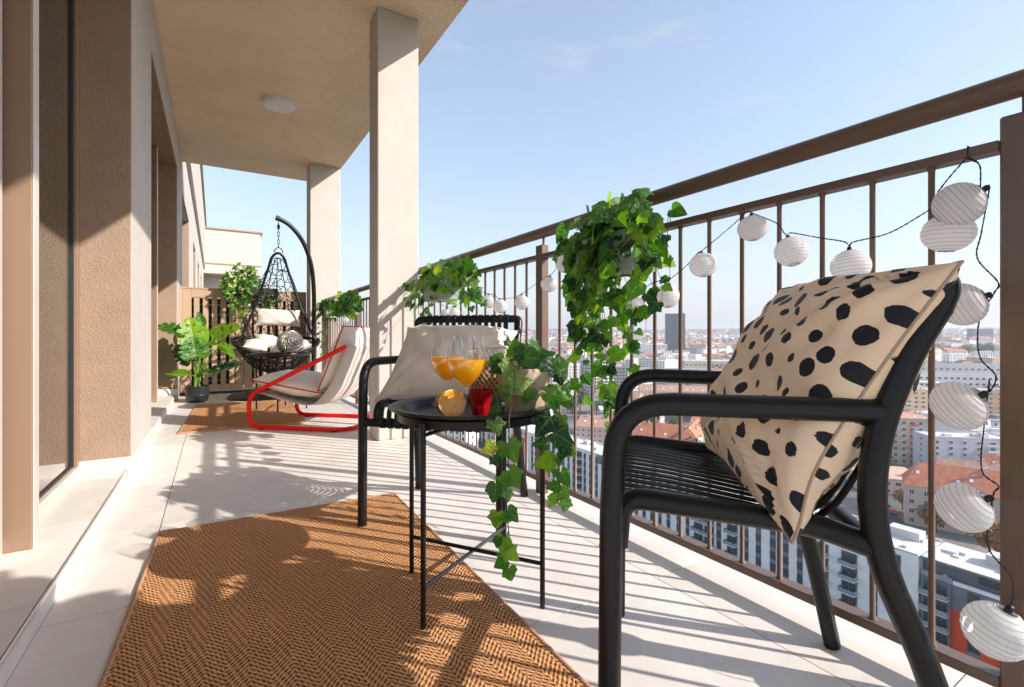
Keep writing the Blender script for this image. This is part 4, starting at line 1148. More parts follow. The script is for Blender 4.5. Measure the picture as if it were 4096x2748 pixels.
TR = [(265, 205, 290, -75, 'ivy_pale', 1.15), (165, 455, 230, 205, 'ivy', 1.15), (340, 490, 270, -110, 'ivy', 1.16), (475, 510, 370, -65, 'ivy', 1.15), (350, 840, 230, 165, 'ivy', 1.15), (490, 840, 350, -60, 'ivy', 1.15), (265, 620, 190, -65, 'ivy', 1.16), (250, 1010, 300, -95, 'ivy_dark', 1.16), (410, 1050, 190, -85, 'ivy_pale', 1.15),
      (272, 1370, 250, -100, 'ivy', 1.16), (375, 1310, 200, 190, 'ivy', 1.15), (475, 1285, 250, -45, 'ivy', 1.15),
      (865, 165, 380, 230, 'ivy_dark', 1.24), (1115, 330, 370, -30, 'ivy_dark', 1.25), (805, 395, 240, 185, 'ivy', 1.26), (1110, 500, 240, -120, 'ivy_dark', 1.27), (1210, 490, 230, -40, 'ivy', 1.28), (855, 625, 320, 195, 'ivy', 1.25), (1050, 600, 200, -60, 'ivy', 1.27), (1000, 765, 130, -100, 'ivy', 1.27), (1140, 830, 270, -55, 'ivy', 1.26), (970, 930, 200, 185, 'ivy', 1.26), (975, 1115, 200, -120, 'ivy', 1.26), (1140, 1050, 240, -45, 'ivy', 1.26), (1130, 1180, 210, -95, 'ivy_pale', 1.26), (1050, 120, 250, -110, 'ivy_dark', 1.27), (1100, 180, 150, -80, 'ivy', 1.28)]
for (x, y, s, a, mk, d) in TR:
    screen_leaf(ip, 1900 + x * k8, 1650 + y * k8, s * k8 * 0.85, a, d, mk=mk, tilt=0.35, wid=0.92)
k5 = 1100 / 1646.0
for (x, y, s, a, mk) in ((888, 705, 75, -100, 'ivy'), (912, 725, 120, -100, 'ivy'), (898, 830, 100, 215, 'ivy'), (972, 778, 110, -40, 'ivy'), (962, 898, 100, -75, 'ivy'), (880, 570, 110, -95, 'ivy')):
    screen_leaf(ip, 1400 + x * k5, 1700 + y * k5, s * k5, a, 1.155, mk=mk, tilt=0.3, wid=0.95)
sm = MB()
sm.tube(catmull([(px_ - .03, py_ - .03, ZT + .12), at_d(1900 + 560 * k4, 1300 + 580 * k4, 1.24), at_d(1900 + 550 * k4, 1300 + 900 * k4, 1.20), at_d(1900 + 480 * k4, 1300 + 1270 * k4, 1.16), at_d(1900 + 430 * k8, 1650 + 250 * k8, 1.155), at_d(1900 + 415 * k8, 1650 + 700 * k8, 1.155), at_d(1900 + 400 * k8, 1650 + 1200 * k8, 1.155), at_d(1900 + 430 * k8, 1650 + 1560 * k8, 1.155), at_d(1400 + 945 * k5, 1700 + 640 * k5, 1.157), at_d(1400 + 930 * k5, 1700 + 780 * k5, 1.157), at_d(1400 + 950 * k5, 1700 + 870 * k5, 1.157)], 8), 0.0013, 6)
for (a, b_) in (((430, 100), (300, 130)), ((418, 480), (200, 480)), ((405, 860), (270, 950)), ((420, 640), (290, 710)), ((400, 1260), (380, 1290))):
    sm.tube(catmull([at_d(1900 + a[0] * k8, 1650 + a[1] * k8, 1.155), at_d(1900 + (a[0] + b_[0]) / 2 * k8, 1650 + (a[1] + b_[1]) / 2 * k8 + 4, 1.15), at_d(1900 + b_[0] * k8, 1650 + b_[1] * k8, 1.15)], 5), 0.0008, 5)
sm.tube(catmull([(px_ + .04, py_ - .02, ZT + .12), at_d(1900 + 1050 * k4, 1300 + 700 * k4, 1.33), at_d(1900 + 1060 * k4, 1300 + 1000 * k4, 1.28), at_d(1900 + 1000 * k8, 1650 + 60 * k8, 1.27), at_d(1900 + 1000 * k8, 1650 + 280 * k8, 1.265), at_d(1900 + 970 * k8, 1650 + 500 * k8, 1.265), at_d(1900 + 1020 * k8, 1650 + 760 * k8, 1.265), at_d(1900 + 1080 * k8, 1650 + 960 * k8, 1.265), at_d(1900 + 1110 * k8, 1650 + 1100 * k8, 1.265)], 8), 0.0013, 6)
sm.tube(catmull([(px_ - .02, py_ - .06, ZT + .15), at_d(1900 + 480 * k4, 1300 + 470 * k4, 1.26), at_d(1900 + 570 * k4, 1300 + 575 * k4, 1.25), at_d(1900 + 760 * k4, 1300 + 570 * k4, 1.25), at_d(1900 + 830 * k4, 1300 + 660 * k4, 1.26)], 8), 0.0014, 6)
sm.build('stem', M['stem'], ip, smooth=60)
# ================================================================== RUGS
def rug_mat():
    m, n, l, b = mat_new('herringbone_sisal')
    tc = n.new('ShaderNodeTexCoord'); sx = n.new('ShaderNodeSeparateXYZ')
    # slightly wobbly coordinates
    nw = n.new('ShaderNodeTexNoise'); nw.inputs['Scale'].default_value = 60; nw.inputs['Detail'].default_value = 3
    l.new(tc.outputs['Object'], nw.inputs['Vector'])
    sb = n.new('ShaderNodeVectorMath'); sb.operation = 'SUBTRACT'; sb.inputs[1].default_value = (0.5, 0.5, 0.5); l.new(nw.outputs['Color'], sb.inputs[0])
    sc = n.new('ShaderNodeVectorMath'); sc.operation = 'SCALE'; sc.inputs['Scale'].default_value = 0.0075; l.new(sb.outputs[0], sc.inputs[0])
    ad = n.new('ShaderNodeVectorMath'); l.new(tc.outputs['Object'], ad.inputs[0]); l.new(sc.outputs[0], ad.inputs[1])
    l.new(ad.outputs[0], sx.inputs[0])
    def math(op, a, b_=None, v=None):
        q = n.new('ShaderNodeMath'); q.operation = op
        if a is not None: l.new(a, q.inputs[0])
        if b_ is not None: l.new(b_, q.inputs[1])
        elif v is not None: q.inputs[1].default_value = v
        return q.outputs[0]
    WC = 0.042
    tri = math('PINGPONG', sx.outputs[0], None, WC)                 # zig-zag across
    diag = math('ADD', math('MULTIPLY', tri, None, 1.15), sx.outputs[1])
    yar = math('MULTIPLY', diag, None, 2 * pi / 0.0148)
    rid = math('SINE', yar)
    # strands broken along each yarn
    cr = math('SINE', math('ADD', math('MULTIPLY', sx.outputs[0], None, 2 * pi / 0.0108), math('MULTIPLY', math('FLOOR', math('DIVIDE', diag, None, 0.0148)), None, 2.1)))
    nz = n.new('ShaderNodeTexNoise'); nz.inputs['Scale'].default_value = 280; nz.inputs['Detail'].default_value = 4; nz.inputs['Roughness'].default_value = 0.7
    l.new(tc.outputs['Object'], nz.inputs['Vector'])
    h = math('ADD', math('ADD', math('MULTIPLY', rid, None, 0.33), math('MULTIPLY', cr, None, 0.20)), math('MULTIPLY', math('SUBTRACT', nz.outputs['Fac'], None, 0.14), None, 1.5))
    mr = n.new('ShaderNodeMapRange'); mr.inputs['From Min'].default_value = -0.05; mr.inputs['From Max'].default_value = 1.05; l.new(h, mr.inputs['Value'])
    rp = n.new('ShaderNodeValToRGB')
    e = rp.color_ramp.elements
    e[0].position = 0.16; e[0].color = (0.13, 0.043, 0.014, 1)
    e[1].position = 0.78; e[1].color = (0.86, 0.455, 0.215, 1)
    q = e.new(0.45); q.color = (0.52, 0.235, 0.098, 1)
    l.new(mr.outputs[0], rp.inputs['Fac'])
    nb = n.new('ShaderNodeTexNoise'); nb.inputs['Scale'].default_value = 5; nb.inputs['Detail'].default_value = 5; l.new(tc.outputs['Object'], nb.inputs['Vector'])
    hs = n.new('ShaderNodeHueSaturation'); m2 = n.new('ShaderNodeMapRange'); m2.inputs['To Min'].default_value = 0.85; m2.inputs['To Max'].default_value = 1.15
    l.new(nb.outputs['Fac'], m2.inputs['Value']); l.new(m2.outputs[0], hs.inputs['Value']); l.new(rp.outputs[0], hs.inputs['Color'])
    l.new(hs.outputs[0], b.inputs['Base Color'])
    b.inputs['Roughness'].default_value = 0.95; b.inputs['Specular IOR Level'].default_value = 0.1
    bp = n.new('ShaderNodeBump'); bp.inputs['Strength'].default_value = 0.9; bp.inputs['Distance'].default_value = 0.004
    l.new(mr.outputs[0], bp.inputs['Height']); l.new(bp.outputs[0], b.inputs['Normal'])
    return m
M['rug'] = rug_mat()
def bind_mat():
    m, n, l, b = mat_new('rug_binding')
    tc = n.new('ShaderNodeTexCoord'); wv = n.new('ShaderNodeTexWave'); wv.inputs['Scale'].default_value = 70; wv.inputs['Distortion'].default_value = 2; wv.bands_direction = 'DIAGONAL'
    l.new(tc.outputs['Object'], wv.inputs['Vector'])
    rp = n.new('ShaderNodeValToRGB'); rp.color_ramp.elements[0].color = (0.48, 0.235, 0.12, 1); rp.color_ramp.elements[1].color = (0.78, 0.46, 0.28, 1)
    l.new(wv.outputs['Fac'], rp.inputs['Fac']); l.new(rp.outputs[0], b.inputs['Base Color'])
    b.inputs['Roughness'].default_value = 0.9
    bp = n.new('ShaderNodeBump'); bp.inputs['Distance'].default_value = 0.003; l.new(wv.outputs['Fac'], bp.inputs['Height']); l.new(bp.outputs[0], b.inputs['Normal'])
    return m
M['binding'] = bind_mat()
def rug(label, cx, cy, wx, wy, rot):
    t = thing('rug', label, 'rug', (cx, cy, 0.0), 'brown herringbone rugs')
    t.rotation_euler = (0, 0, radians(rot))
    mb = MB(); nx, ny = 24, 40; vs = []; fs = []
    for j in range(ny + 1):
        for i in range(nx + 1):
            x = -wx / 2 + wx * i / nx; y = -wy / 2 + wy * j / ny
            cor = max(0, abs(x) / wx * 2 - 0.72) * max(0, abs(y) / wy * 2 - 0.85)
            vs.append((x, y, 0.010 + 0.0018 * noise.noise(Vector((x * 4 + cx, y * 4, 0))) + 0.05 * cor))
    for j in range(ny):
        for i in range(nx):
            a = j * (nx + 1) + i; fs.append((a, a + 1, a + nx + 2, a + nx + 1))
    o = mb.add(vs, fs).box((-wx / 2, -wy / 2, 0.0005), (wx / 2, wy / 2, 0.007)).build('weave', M['rug'], None, smooth=30); o.parent = t
    e = fillet([(-wx / 2, -wy / 2, 0.0062), (wx / 2, -wy / 2, 0.0062), (wx / 2, wy / 2, 0.0062), (-wx / 2, wy / 2, 0.0062), (-wx / 2, -wy / 2, 0.0062)], 0.012, 4)
    pth = []
    for a, b_ in zip(e, e[1:]):
        k = max(1, int((b_ - a).length / 0.02))
        for q in range(k): pth.append(a + (b_ - a) * (q / k) + Vector((0, 0, 0.0006 * noise.noise((a + (b_ - a) * (q / k)) * 30))))
    o = MB().tube(pth, 0.0066, 8, closed=True).build('binding', M['binding'], None, smooth=60); o.parent = t
    return t
rug('brown herringbone rug in the foreground under the tray table and far armchair leg', 0.235, 1.27, 0.865, 1.78, -1.8)
rug('small brown herringbone rug under the red lounge chair by the egg chair', 0.245, 5.10, 0.87, 1.62, -2.5)

# ================================================================== SLATTED SCREEN AT THE END
scr = thing('slatted_screen', 'taupe metal screen of vertical slats closing the far end of the balcony', 'screen', (0.35, 7.03, 0))
YG = 7.03
def panel(x0, x1, z0, z1):
    fw = 0.088
    MB().cbox((x0, YG - 0.018, z0), (x0 + fw, YG + 0.018, z1), 0.002).build('stile', M['gate'], scr)
    MB().cbox((x1 - fw, YG - 0.018, z0), (x1, YG + 0.018, z1), 0.002).build('stile', M['gate'], scr)
    MB().cbox((x0 + fw + 0.0005, YG - 0.017, z1 - 0.10), (x1 - fw - 0.0005, YG + 0.017, z1), 0.002).build('cross_rail', M['gate'], scr)
    MB().cbox((x0 + fw + 0.0005, YG - 0.017, z0), (x1 - fw - 0.0005, YG + 0.017, z0 + 0.075), 0.002).build('cross_rail', M['gate'], scr)
    xa, xb = x0 + fw, x1 - fw
    n = int((xb - xa) / 0.0865)
    p = (xb - xa) / n
    for k in range(n):
        xx = xa + p * k + 0.024
        MB().cbox((xx, YG - 0.008, z0 + 0.0745), (xx + 0.058, YG + 0.008, z1 - 0.0995), 0.002).build('slat', M['gate'], scr)
panel(-0.325, 0.316, 0.045, 1.295)
panel(0.322, 1.06, 0.045, 1.295)
MB().cbox((-0.36, YG - 0.02, 0.03), (-0.3255, YG + 0.02, 1.30), 0.002).build('post', M['gate'], scr)
MB().cbox((-0.36, YG - 0.024, 1.2955), (1.06, YG + 0.024, 1.312), 0.002).build('top_cap', M['gate'], scr)
MB().cbox((-0.36, YG - 0.015, 0.002), (1.06, YG + 0.02, 0.03), 0.002).build('base_rail', M['gasket'], scr)
MB().cbox((-0.352, YG - 0.0, 0.06), (-0.36 - 0.02, YG + 0.03, 1.28), 0.002).build('gasket', M['gasket'], scr)
M['dark_metal'] = simple('dark_unit', (0.05, 0.042, 0.038), 0.5)
hv = thing('outdoor_unit', 'dark ribbed outdoor unit standing in the gap behind the slatted screen', 'air conditioner', (0.35, 7.42, 0))
MB().cbox((-0.32, 7.2, 0.08), (1.02, 7.6, 1.2), 0.01).build('body', M['dark_metal'], hv)
for k in range(9):
    MB().cbox((-0.30, 7.17, 0.14 + k * 0.12), (1.0, 7.1995, 0.165 + k * 0.12), 0.003).build('louvre', simple('louvre_grey', (0.30, 0.27, 0.25), 0.5) if k == 0 else bpy.data.materials['louvre_grey'], hv)

# ================================================================== THE BUILDING'S FACADE BEYOND THE SCREEN
wing = thing('facade_wing', 'sunlit beige apartment wing with recessed windows beyond the slatted screen', 'building', (-0.6, 15.0, 0))
M['cap'] = simple('parapet_cap', (0.36, 0.24, 0.16), 0.6)
YW = 22.9
wins = [(7.9, 9.95), (11.9, 13.3), (15.0, 16.4), (18.2, 19.6)]
ya = 7.56
for (w0, w1) in wins:
    MB().box((-1.4, ya, -4), (-0.37, w0, 3.41)).build('wall', M['wall'], wing)
    MB().box((-1.4, w0, 2.68), (-0.37, w1, 3.41)).build('lintel', M['wall'], wing)
    MB().box((-1.4, w0, -4), (-0.37, w1, 0.05)).build('wall', M['wall'], wing)
    f = MB().box((-0.66, w0 + .004, 0.055), (-0.60, w1 - .004, 2.675)).build('window', M['frame'], wing)
    MB().box((-0.598, w0 + .08, 0.14), (-0.592, w1 - .08, 2.60)).build('pane', M['door_glass'], f)
    MB().box((-0.62, w1 - 0.006, 0.055), (-0.374, w1 - 0.003, 2.675)).build('reveal', M['reveal'], wing)
    ya = w1
MB().box((-1.4, ya, -4), (-0.37, YW - 0.01, 3.41)).build('wall', M['wall'], wing)
MB().box((-1.4, 7.64, 3.412), (-0.313, YW - 0.01, 5.10)).build('parapet', M['wall'], wing)
MB().cbox((-1.5, 7.64, 5.102), (-0.256, YW - 0.05, 5.15), 0.004).build('cap', M['cap'], wing)
blk = thing('neighbour_block', 'pale flat roofed block with overhanging parapet beyond the apartment wing', 'building', (0.5, 23.5, 0))
MB().box((-1.4, YW + 0.9, -6), (1.45, YW + 6, 3.24)).build('wall', M['wall'], blk)
MB().box((-1.4, YW, 3.242), (1.66, YW + 6, 5.02)).build('parapet', M['wall'], blk)
MB().cbox((-1.4, YW - 0.03, 3.61), (1.70, YW - 0.002, 3.66), 0.004).build('ledge', M['cap'], blk)
MB().cbox((-1.4, YW - 0.06, 5.022), (1.74, YW + 6, 5.09), 0.004).build('cap', M['cap'], blk)

# ================================================================== FLOWERING VINE ON THE SCREEN
random.seed(61)
fv = thing('flowering_vine', 'small leaved vine with cream flowers spilling over the top of the slatted screen', 'vine', (0.38, 6.95, 1.31))
M['vine_leaf'] = leaf_mat('vine_leaf', [(0.0, (0.03, 0.12, 0.015)), (0.45, (0.07, 0.22, 0.025)), (0.75, (0.14, 0.32, 0.04)), (1.0, (0.28, 0.40, 0.06))], trans=0.4)
M['petal'] = leaf_mat('cream_petal', [(0.0, (0.62, 0.58, 0.38)), (1.0, (0.74, 0.70, 0.52))], trans=0.35, vein=(0.7, 0.66, 0.4))
VL = leaf_mesh('leaf', OVAL_H, M['vine_leaf'], 0.25, 0.4)
VF = leaf_mesh('flower', OVAL_H, M['petal'], 0.1, 0.2)
MB().cbox((0.12, 6.86, 1.22), (0.70, 7.0, 1.33), 0.01).build('trough', simple('black_trough', (0.02, 0.02, 0.02), 0.5), fv)
st_ = MB()
cnt = 0
def vine_clump(x, z, y, ln):
    global cnt
    p = [Vector((x, 6.93, 1.31)), Vector((x + R(-.04, .04), 6.86, z + 0.05))]
    k = max(2, int(ln / 0.08))
    for i in range(k): p.append(Vector((p[1].x + R(-.035, .035), y + R(-.03, .02), z - ln * (i + 1) / k)))
    pts = catmull(p, 4)
    st_.tube(pts, 0.0015, 4)
    for q in pts:
        for r_ in range(2):
            if cnt >= 290: return
            d = Vector((R(-1, 1), R(-1, .3), R(-1, .4))); nn = Vector((R(-.5, .5), -1, R(0, .9)))
            fl_ = random.random() < 0.26
            inst('flower' if fl_ else 'leaf', VF if fl_ else VL, fv, leaf_matrix(q + Vector((R(-.03, .03), R(-.04, .0), R(-.03, .03))), d, nn, R(0.035, 0.05) if fl_ else R(0.045, 0.075), 1.5 if fl_ else 1.15))
            cnt += 1
for (x, z, ln) in ((0.13, 1.44, .20), (0.17, 1.48, .30), (0.21, 1.50, .34), (0.25, 1.52, .45), (0.29, 1.50, .52), (0.33, 1.52, .36), (0.37, 1.50, .22), (0.41, 1.51, .12), (0.45, 1.50, .18), (0.49, 1.46, .26), (0.52, 1.44, .34), (0.56, 1.42, .34), (0.60, 1.40, .22), (0.65, 1.40, .14), (0.69, 1.36, .1), (0.31, 1.40, .5), (0.22, 1.40, .3), (0.15, 1.4, .2)):
    vine_clump(x, z, 6.86, ln)
st_.build('stem', M['stem'], fv, smooth=60)
# dense remainder of the foliage: far too many small leaves to tell apart
mb = MB()
for k in range(620):
    x = R(0.10, 0.72); zt = 1.50 - 0.25 * abs((x - 0.27)) - 0.1 * (x > .5)
    lnx = 0.16 + 0.40 * math.exp(-((x - 0.28) / 0.09) ** 2) + 0.2 * math.exp(-((x - 0.56) / 0.06) ** 2)
    z = zt - random.random() ** 1.2 * lnx + R(-.02, .03)
    s = R(0.03, 0.055)
    Mx = leaf_matrix((x, 6.92 + R(-.07, .05), z), (R(-1, 1), R(-1, .5), R(-1, .4)), (R(-.6, .6), -1, R(0, 1)), s)
    pts = [(0, 0, 0), (0.28, .4, .05), (0, 1, -.1), (-.28, .4, .05)]
    mb.add([Mx @ Vector(p) for p in pts], [(0, 1, 2, 3)])
o = mb.build('foliage', M['vine_leaf'], fv, smooth=True); o['kind'] = 'stuff'

# ================================================================== MONSTERA IN A BLACK POT
random.seed(71)
PX0, PY0 = -0.158, 6.28
mon = thing('monstera', 'monstera with split leaves in a black ribbed pot by the slatted screen', 'potted plant', (PX0, PY0, 0))
M['black_pot'] = simple('black_pot', (0.018, 0.018, 0.02), 0.3)
prof = [(0.0005, 0.0), (0.088, 0.0), (0.095, 0.008)]
for i in range(13):
    z = 0.012 + 0.155 * i / 12
    prof += [(0.098 + 0.012 * min(1, i / 5) + 0.0035 * (i % 2), z)]
prof += [(0.112, 0.175), (0.103, 0.176), (0.10, 0.15), (0.0005, 0.15)]
MB().lathe(prof, (PX0, PY0, 0.002), 36).build('pot', M['black_pot'], mon, smooth=35)
M['monstera'] = leaf_mat('monstera_leaf', [(0.0, (0.035, 0.13, 0.012)), (0.4, (0.09, 0.25, 0.02)), (0.8, (0.17, 0.34, 0.025)), (1.0, (0.22, 0.40, 0.03))], trans=0.45, rough=0.32, vein=(0.42, 0.52, 0.14))
M['monstera_dark'] = leaf_mat('monstera_leaf_dark', [(0.0, (0.008, 0.045, 0.014)), (1.0, (0.03, 0.11, 0.025))], trans=0.2, rough=0.3, pale=0.5, vein=(0.2, 0.3, 0.1))
SPLIT = [(0, 0.02), (0.14, -0.12), (0.32, -0.16), (0.48, -0.04), (0.55, 0.12), (0.40, 0.18), (0.57, 0.22), (0.57, 0.34), (0.36, 0.37), (0.54, 0.46), (0.49, 0.57), (0.31, 0.56), (0.42, 0.70), (0.33, 0.79), (0.22, 0.74), (0.20, 0.90), (0, 1.02)]
WHOLE = [(0, 0.02), (0.14, -0.10), (0.32, -0.12), (0.47, 0.0), (0.52, 0.16), (0.53, 0.30), (0.48, 0.46), (0.40, 0.62), (0.28, 0.78), (0.14, 0.92), (0, 1.0)]
ML = {('s', 0): leaf_mesh('leaf', SPLIT, M['monstera'], 0.16, 0.3), ('w', 0): leaf_mesh('leaf', WHOLE, M['monstera'], 0.2, 0.35), ('s', 1): leaf_mesh('leaf', SPLIT, M['monstera_dark'], 0.16, 0.3), ('e', 0): leaf_mesh('leaf', OVAL_H, M['monstera'], 0.3, 0.4)}
km = 500 / 1307.0
SM = MB()
# (x, y of leaf base in the zoomed crop, length, tip angle, kind, dark, y-depth, width, facing)
for (x, y, ln, a, kd, dk, yy, wd, fz) in ((405, 610, 265, 160, 's', 0, 6.22, 0.55, 0.6), (515, 700, 225, 100, 's', 0, 6.20, 0.95, 0.1), (605, 555, 160, 105, 'e', 0, 6.30, 0.9, 0.0), (600, 700, 180, 95, 'e', 0, 6.32, 1.1, 0.0), (530, 850, 175, 95, 's', 0, 6.12, 1.25, 0.3),
                                     (715, 650, 265, 25, 's', 0, 6.28, 0.62, 0.4), (700, 740, 240, 2, 's', 0, 6.22, 0.30, 0.9), (770, 750, 200, -22, 'e', 0, 6.20, 0.9, 0.9), (480, 900, 200, 130, 's', 1, 6.30, 0.8, 0.1), (480, 1045, 225, 170, 'e', 0, 6.15, 0.75, 0.5),
                                     (700, 1030, 290, 22, 's', 1, 6.24, 0.45, 0.5), (560, 1030, 120, 20, 'e', 0, 6.25, 0.6, 0.4)):
    b0 = at_y(580 + x * km, 1100 + y * km, yy)
    size = ln * km / 1922.0 * b0.y
    t = _RT * cos(radians(a)) + Vector((0, 0, 1)) * sin(radians(a)) - _FW * 0.25 * fz
    nn = CAMDIR(b0) * (1 - fz * 0.6) + Vector((0.1, 0, fz + 0.15))
    inst('leaf', ML[(kd, dk)], mon, leaf_matrix(b0, t, nn, size, wd))
    p0 = Vector((PX0 + R(-.03, .03), PY0 + R(-.03, .03), 0.15))
    SM.tube(catmull([p0, p0 * 0.5 + Vector((PX0, PY0, 0.45)) * 0.3 + b0 * 0.2, b0], 8), [0.011 - 0.007 * i / 16 for i in range(17)], 6)
SM.build('stem', M['stem_green'], mon, smooth=60)
for i in range(5):
    pass

# ================================================================== EGG CHAIR
egg = thing('egg_chair', 'black wicker hanging egg chair on a curved stand with grey cushions', 'hanging chair', (0.6, 6.4, 0))
EB = (0.56, 6.38)
MB().lathe([(0.0005, 0.0), (0.43, 0.0), (0.44, 0.012), (0.43, 0.030), (0.40, 0.045), (0.25, 0.055), (0.0005, 0.058)], (EB[0], EB[1], 0.0), 48).build('base', M['black'], egg, smooth=35)
arc = catmull([(1.0, 6.62, 0.03), (1.075, 6.60, 0.30), (1.085, 6.58, 0.90), (1.075, 6.52, 1.30), (1.03, 6.45, 1.62), (0.93, 6.40, 1.88), (0.79, 6.37, 2.05), (0.66, 6.35, 2.12), (0.625, 6.345, 2.13)], 6)
MB().tube(arc, 0.026, 14).build('stand', M['black'], egg, smooth=50)
MB().tube([(0.66, 6.349, 2.12), (0.622, 6.345, 2.131)], 0.031, 14).build('end_cap', M['gasket'], egg, smooth=50)
HX, HY = 0.652, 6.347
ch = MB(); z = 2.095
for k in range(7):
    L_ = 0.05 if k % 2 == 0 else 0.06
    lp = []
    for i in range(16):
        a = 2 * pi * i / 16
        u_, v_ = 0.012 * cos(a), (L_ / 2) * sin(a)
        lp.append((HX + (u_ if k % 2 else 0), HY + (0 if k % 2 else u_), z - L_ / 2 + v_))
    ch.tube(lp, 0.0036, 6, closed=True)
    z -= L_ - 0.010
ch.build('chain', M['black'], egg, smooth=60)
MB().lathe([(0.0005, 0), (0.016, 0.0), (0.017, 0.045), (0.0005, 0.046)], (HX, HY, 2.0), 12).build('swivel', M['black'], egg, smooth=40)
MB().tube([(HX + 0.045 * cos(a), HY, 1.715 + 0.06 * sin(a)) for a in [pi * i / 10 for i in range(11)]], 0.006, 8).build('ring', M['black'], egg, smooth=60)
# A-shaped back frame
frame = catmull([(0.20, 6.36, 0.665), (0.27, 6.38, 0.72), (0.42, 6.42, 1.10), (0.545, 6.42, 1.52), (0.585, 6.40, 1.66), (0.652, 6.385, 1.715), (0.72, 6.40, 1.66), (0.765, 6.42, 1.52), (0.90, 6.42, 1.10), (1.045, 6.38, 0.72), (1.10, 6.36, 0.655)], 5)
MB().tube(frame, 0.0148, 10).build('frame', M['black'], egg, smooth=60)
# rim of the bowl
def rim(a):
    c, s = cos(a), sin(a)
    x = 0.637 + 0.475 * (abs(c) ** 0.85) * (1 if c > 0 else -1)
    y = 6.40 - 0.33 * s if s > 0 else 6.40 - 0.30 * s
    zz = 0.675 - 0.185 * max(0, s) ** 1.4 * (1 - 0.0 * c * c) + (0.03 * max(0, -s))
    return Vector((x, y, zz))
MB().tube([rim(2 * pi * i / 60) for i in range(60)], 0.017, 10, closed=True).build('rim', M['black'], egg, smooth=60)
BOT = Vector((0.62, 6.40, 0.285))
def bowl(a, t):
    r_ = rim(a)
    p = BOT + (r_ - BOT) * t
    p.z = BOT.z + (r_.z - BOT.z) * t ** 2.4
    return p
wk = MB(); random.seed(4)
for k in range(26):
    a = 2 * pi * k / 26
    wk.tube([bowl(a, t) for t in [0.05 + 0.95 * i / 8 for i in range(9)]], 0.0055, 5)
for k in range(46):
    t0 = R(0.25, 0.99); a0 = R(0, 2 * pi); ln = R(1.2, 3.0); ph = R(0, 6); am = R(0.01, 0.05); dr_ = R(-.06, .06)
    pts = []
    for i in range(26):
        f = i / 25
        t = min(1.0, max(0.1, t0 + am * sin(ph + f * 11) + dr_ * f))
        pts.append(bowl(a0 + ln * f, t))
    wk.tube(pts, 0.0050, 5)
wk.build('wicker_bowl', M['black'], egg, smooth=60)
nt = MB(); random.seed(12)
def backsurf(u, z):
    f = (z - 0.62) / (1.70 - 0.62)
    hw = 0.43 * (1 - f) ** 0.9 + 0.035
    return Vector((0.652 + u * hw, 6.43 + 0.26 * (1 - u * u) * (1 - f) ** 0.7, z))
pn = []
for j in range(26):
    z = 0.63 + 1.04 * j / 25
    f = (z - 0.62) / 1.08
    m_ = max(2, int(13 * (1 - f) ** 0.85) + 2)
    for i in range(m_):
        pn.append(backsurf(min(1, max(-1, -1 + 2 * (i + (0.5 if j % 2 else 0)) / (m_ - 0.5) + R(-.38, .38) / m_)), z + R(-.018, .018)))
done = set()
for i, p in enumerate(pn):
    for k in sorted(range(len(pn)), key=lambda q: (pn[q] - p).length)[1:5]:
        if (min(i, k), max(i, k)) not in done:
            done.add((min(i, k), max(i, k)))
            nt.tube([p, pn[k]], 0.0036, 4)
for u in (-0.45, 0, 0.45):
    nt.tube([backsurf(u, 0.6 + 1.07 * i / 14) for i in range(15)], 0.0052, 5)
nt.build('wicker_back', M['black'], egg, smooth=60)
M['grey_cotton'] = fabric('grey_cotton', (0.60, 0.555, 0.51))
o, mb_, n_ = cushion('headrest_cushion', [(0.42, 6.53, 0.845), (0.925, 6.53, 0.835), (0.92, 6.57, 1.045), (0.425, 6.57, 1.06)], 0.13, M['grey_cotton'], egg, n=18, seed=2, wrinkle=0.012, pinch=0.06)
for i, (cs_, th) in enumerate((([(0.27, 6.20, 0.60), (0.52, 6.17, 0.545), (0.55, 6.42, 0.60), (0.30, 6.45, 0.66)], 0.16), ([(0.40, 6.30, 0.60), (0.66, 6.27, 0.58), (0.66, 6.46, 0.70), (0.40, 6.50, 0.74)], 0.14), ([(0.55, 6.16, 0.545), (0.80, 6.16, 0.545), (0.80, 6.40, 0.60), (0.55, 6.40, 0.60)], 0.14), ([(0.78, 6.20, 0.55), (1.0, 6.22, 0.60), (1.0, 6.45, 0.66), (0.78, 6.42, 0.60)], 0.13))):
    cushion('seat_cushion', cs_, th, M['grey_cotton'], egg, n=14, seed=20 + i, wrinkle=0.008, pinch=0.05)

# ================================================================== SECOND TRAY TABLE WITH THE MIRROR BALL
T2 = (0.565, 5.22)
t2 = thing('tray_table', 'second black tray table half hidden behind the red lounge chair', 'side table', (T2[0], T2[1], 0))
MB().lathe([(0.0005, 0.532), (0.235, 0.532), (0.255, 0.552), (0.275, 0.555), (0.277, 0.550), (0.26, 0.540), (0.245, 0.527), (0.0005, 0.527)], (*T2, 0), 48).build('tray', M['black'], t2, smooth=35)
lg = []
for a in (-105, -15, 75, 165):
    x, y = T2[0] + 0.225 * cos(radians(a)), T2[1] + 0.225 * sin(radians(a)); lg.append((x, y))
    MB().tube([(x, y, 0), (x, y, 0.53)], 0.0075, 10).build('leg', M['black'], t2, smooth=50)
for i, j, z in ((0, 2, .10), (1, 3, .112)):
    MB().tube([(*lg[i], z), (*lg[j], z)], 0.006, 8).build('cross_bar', M['black'], t2, smooth=50)
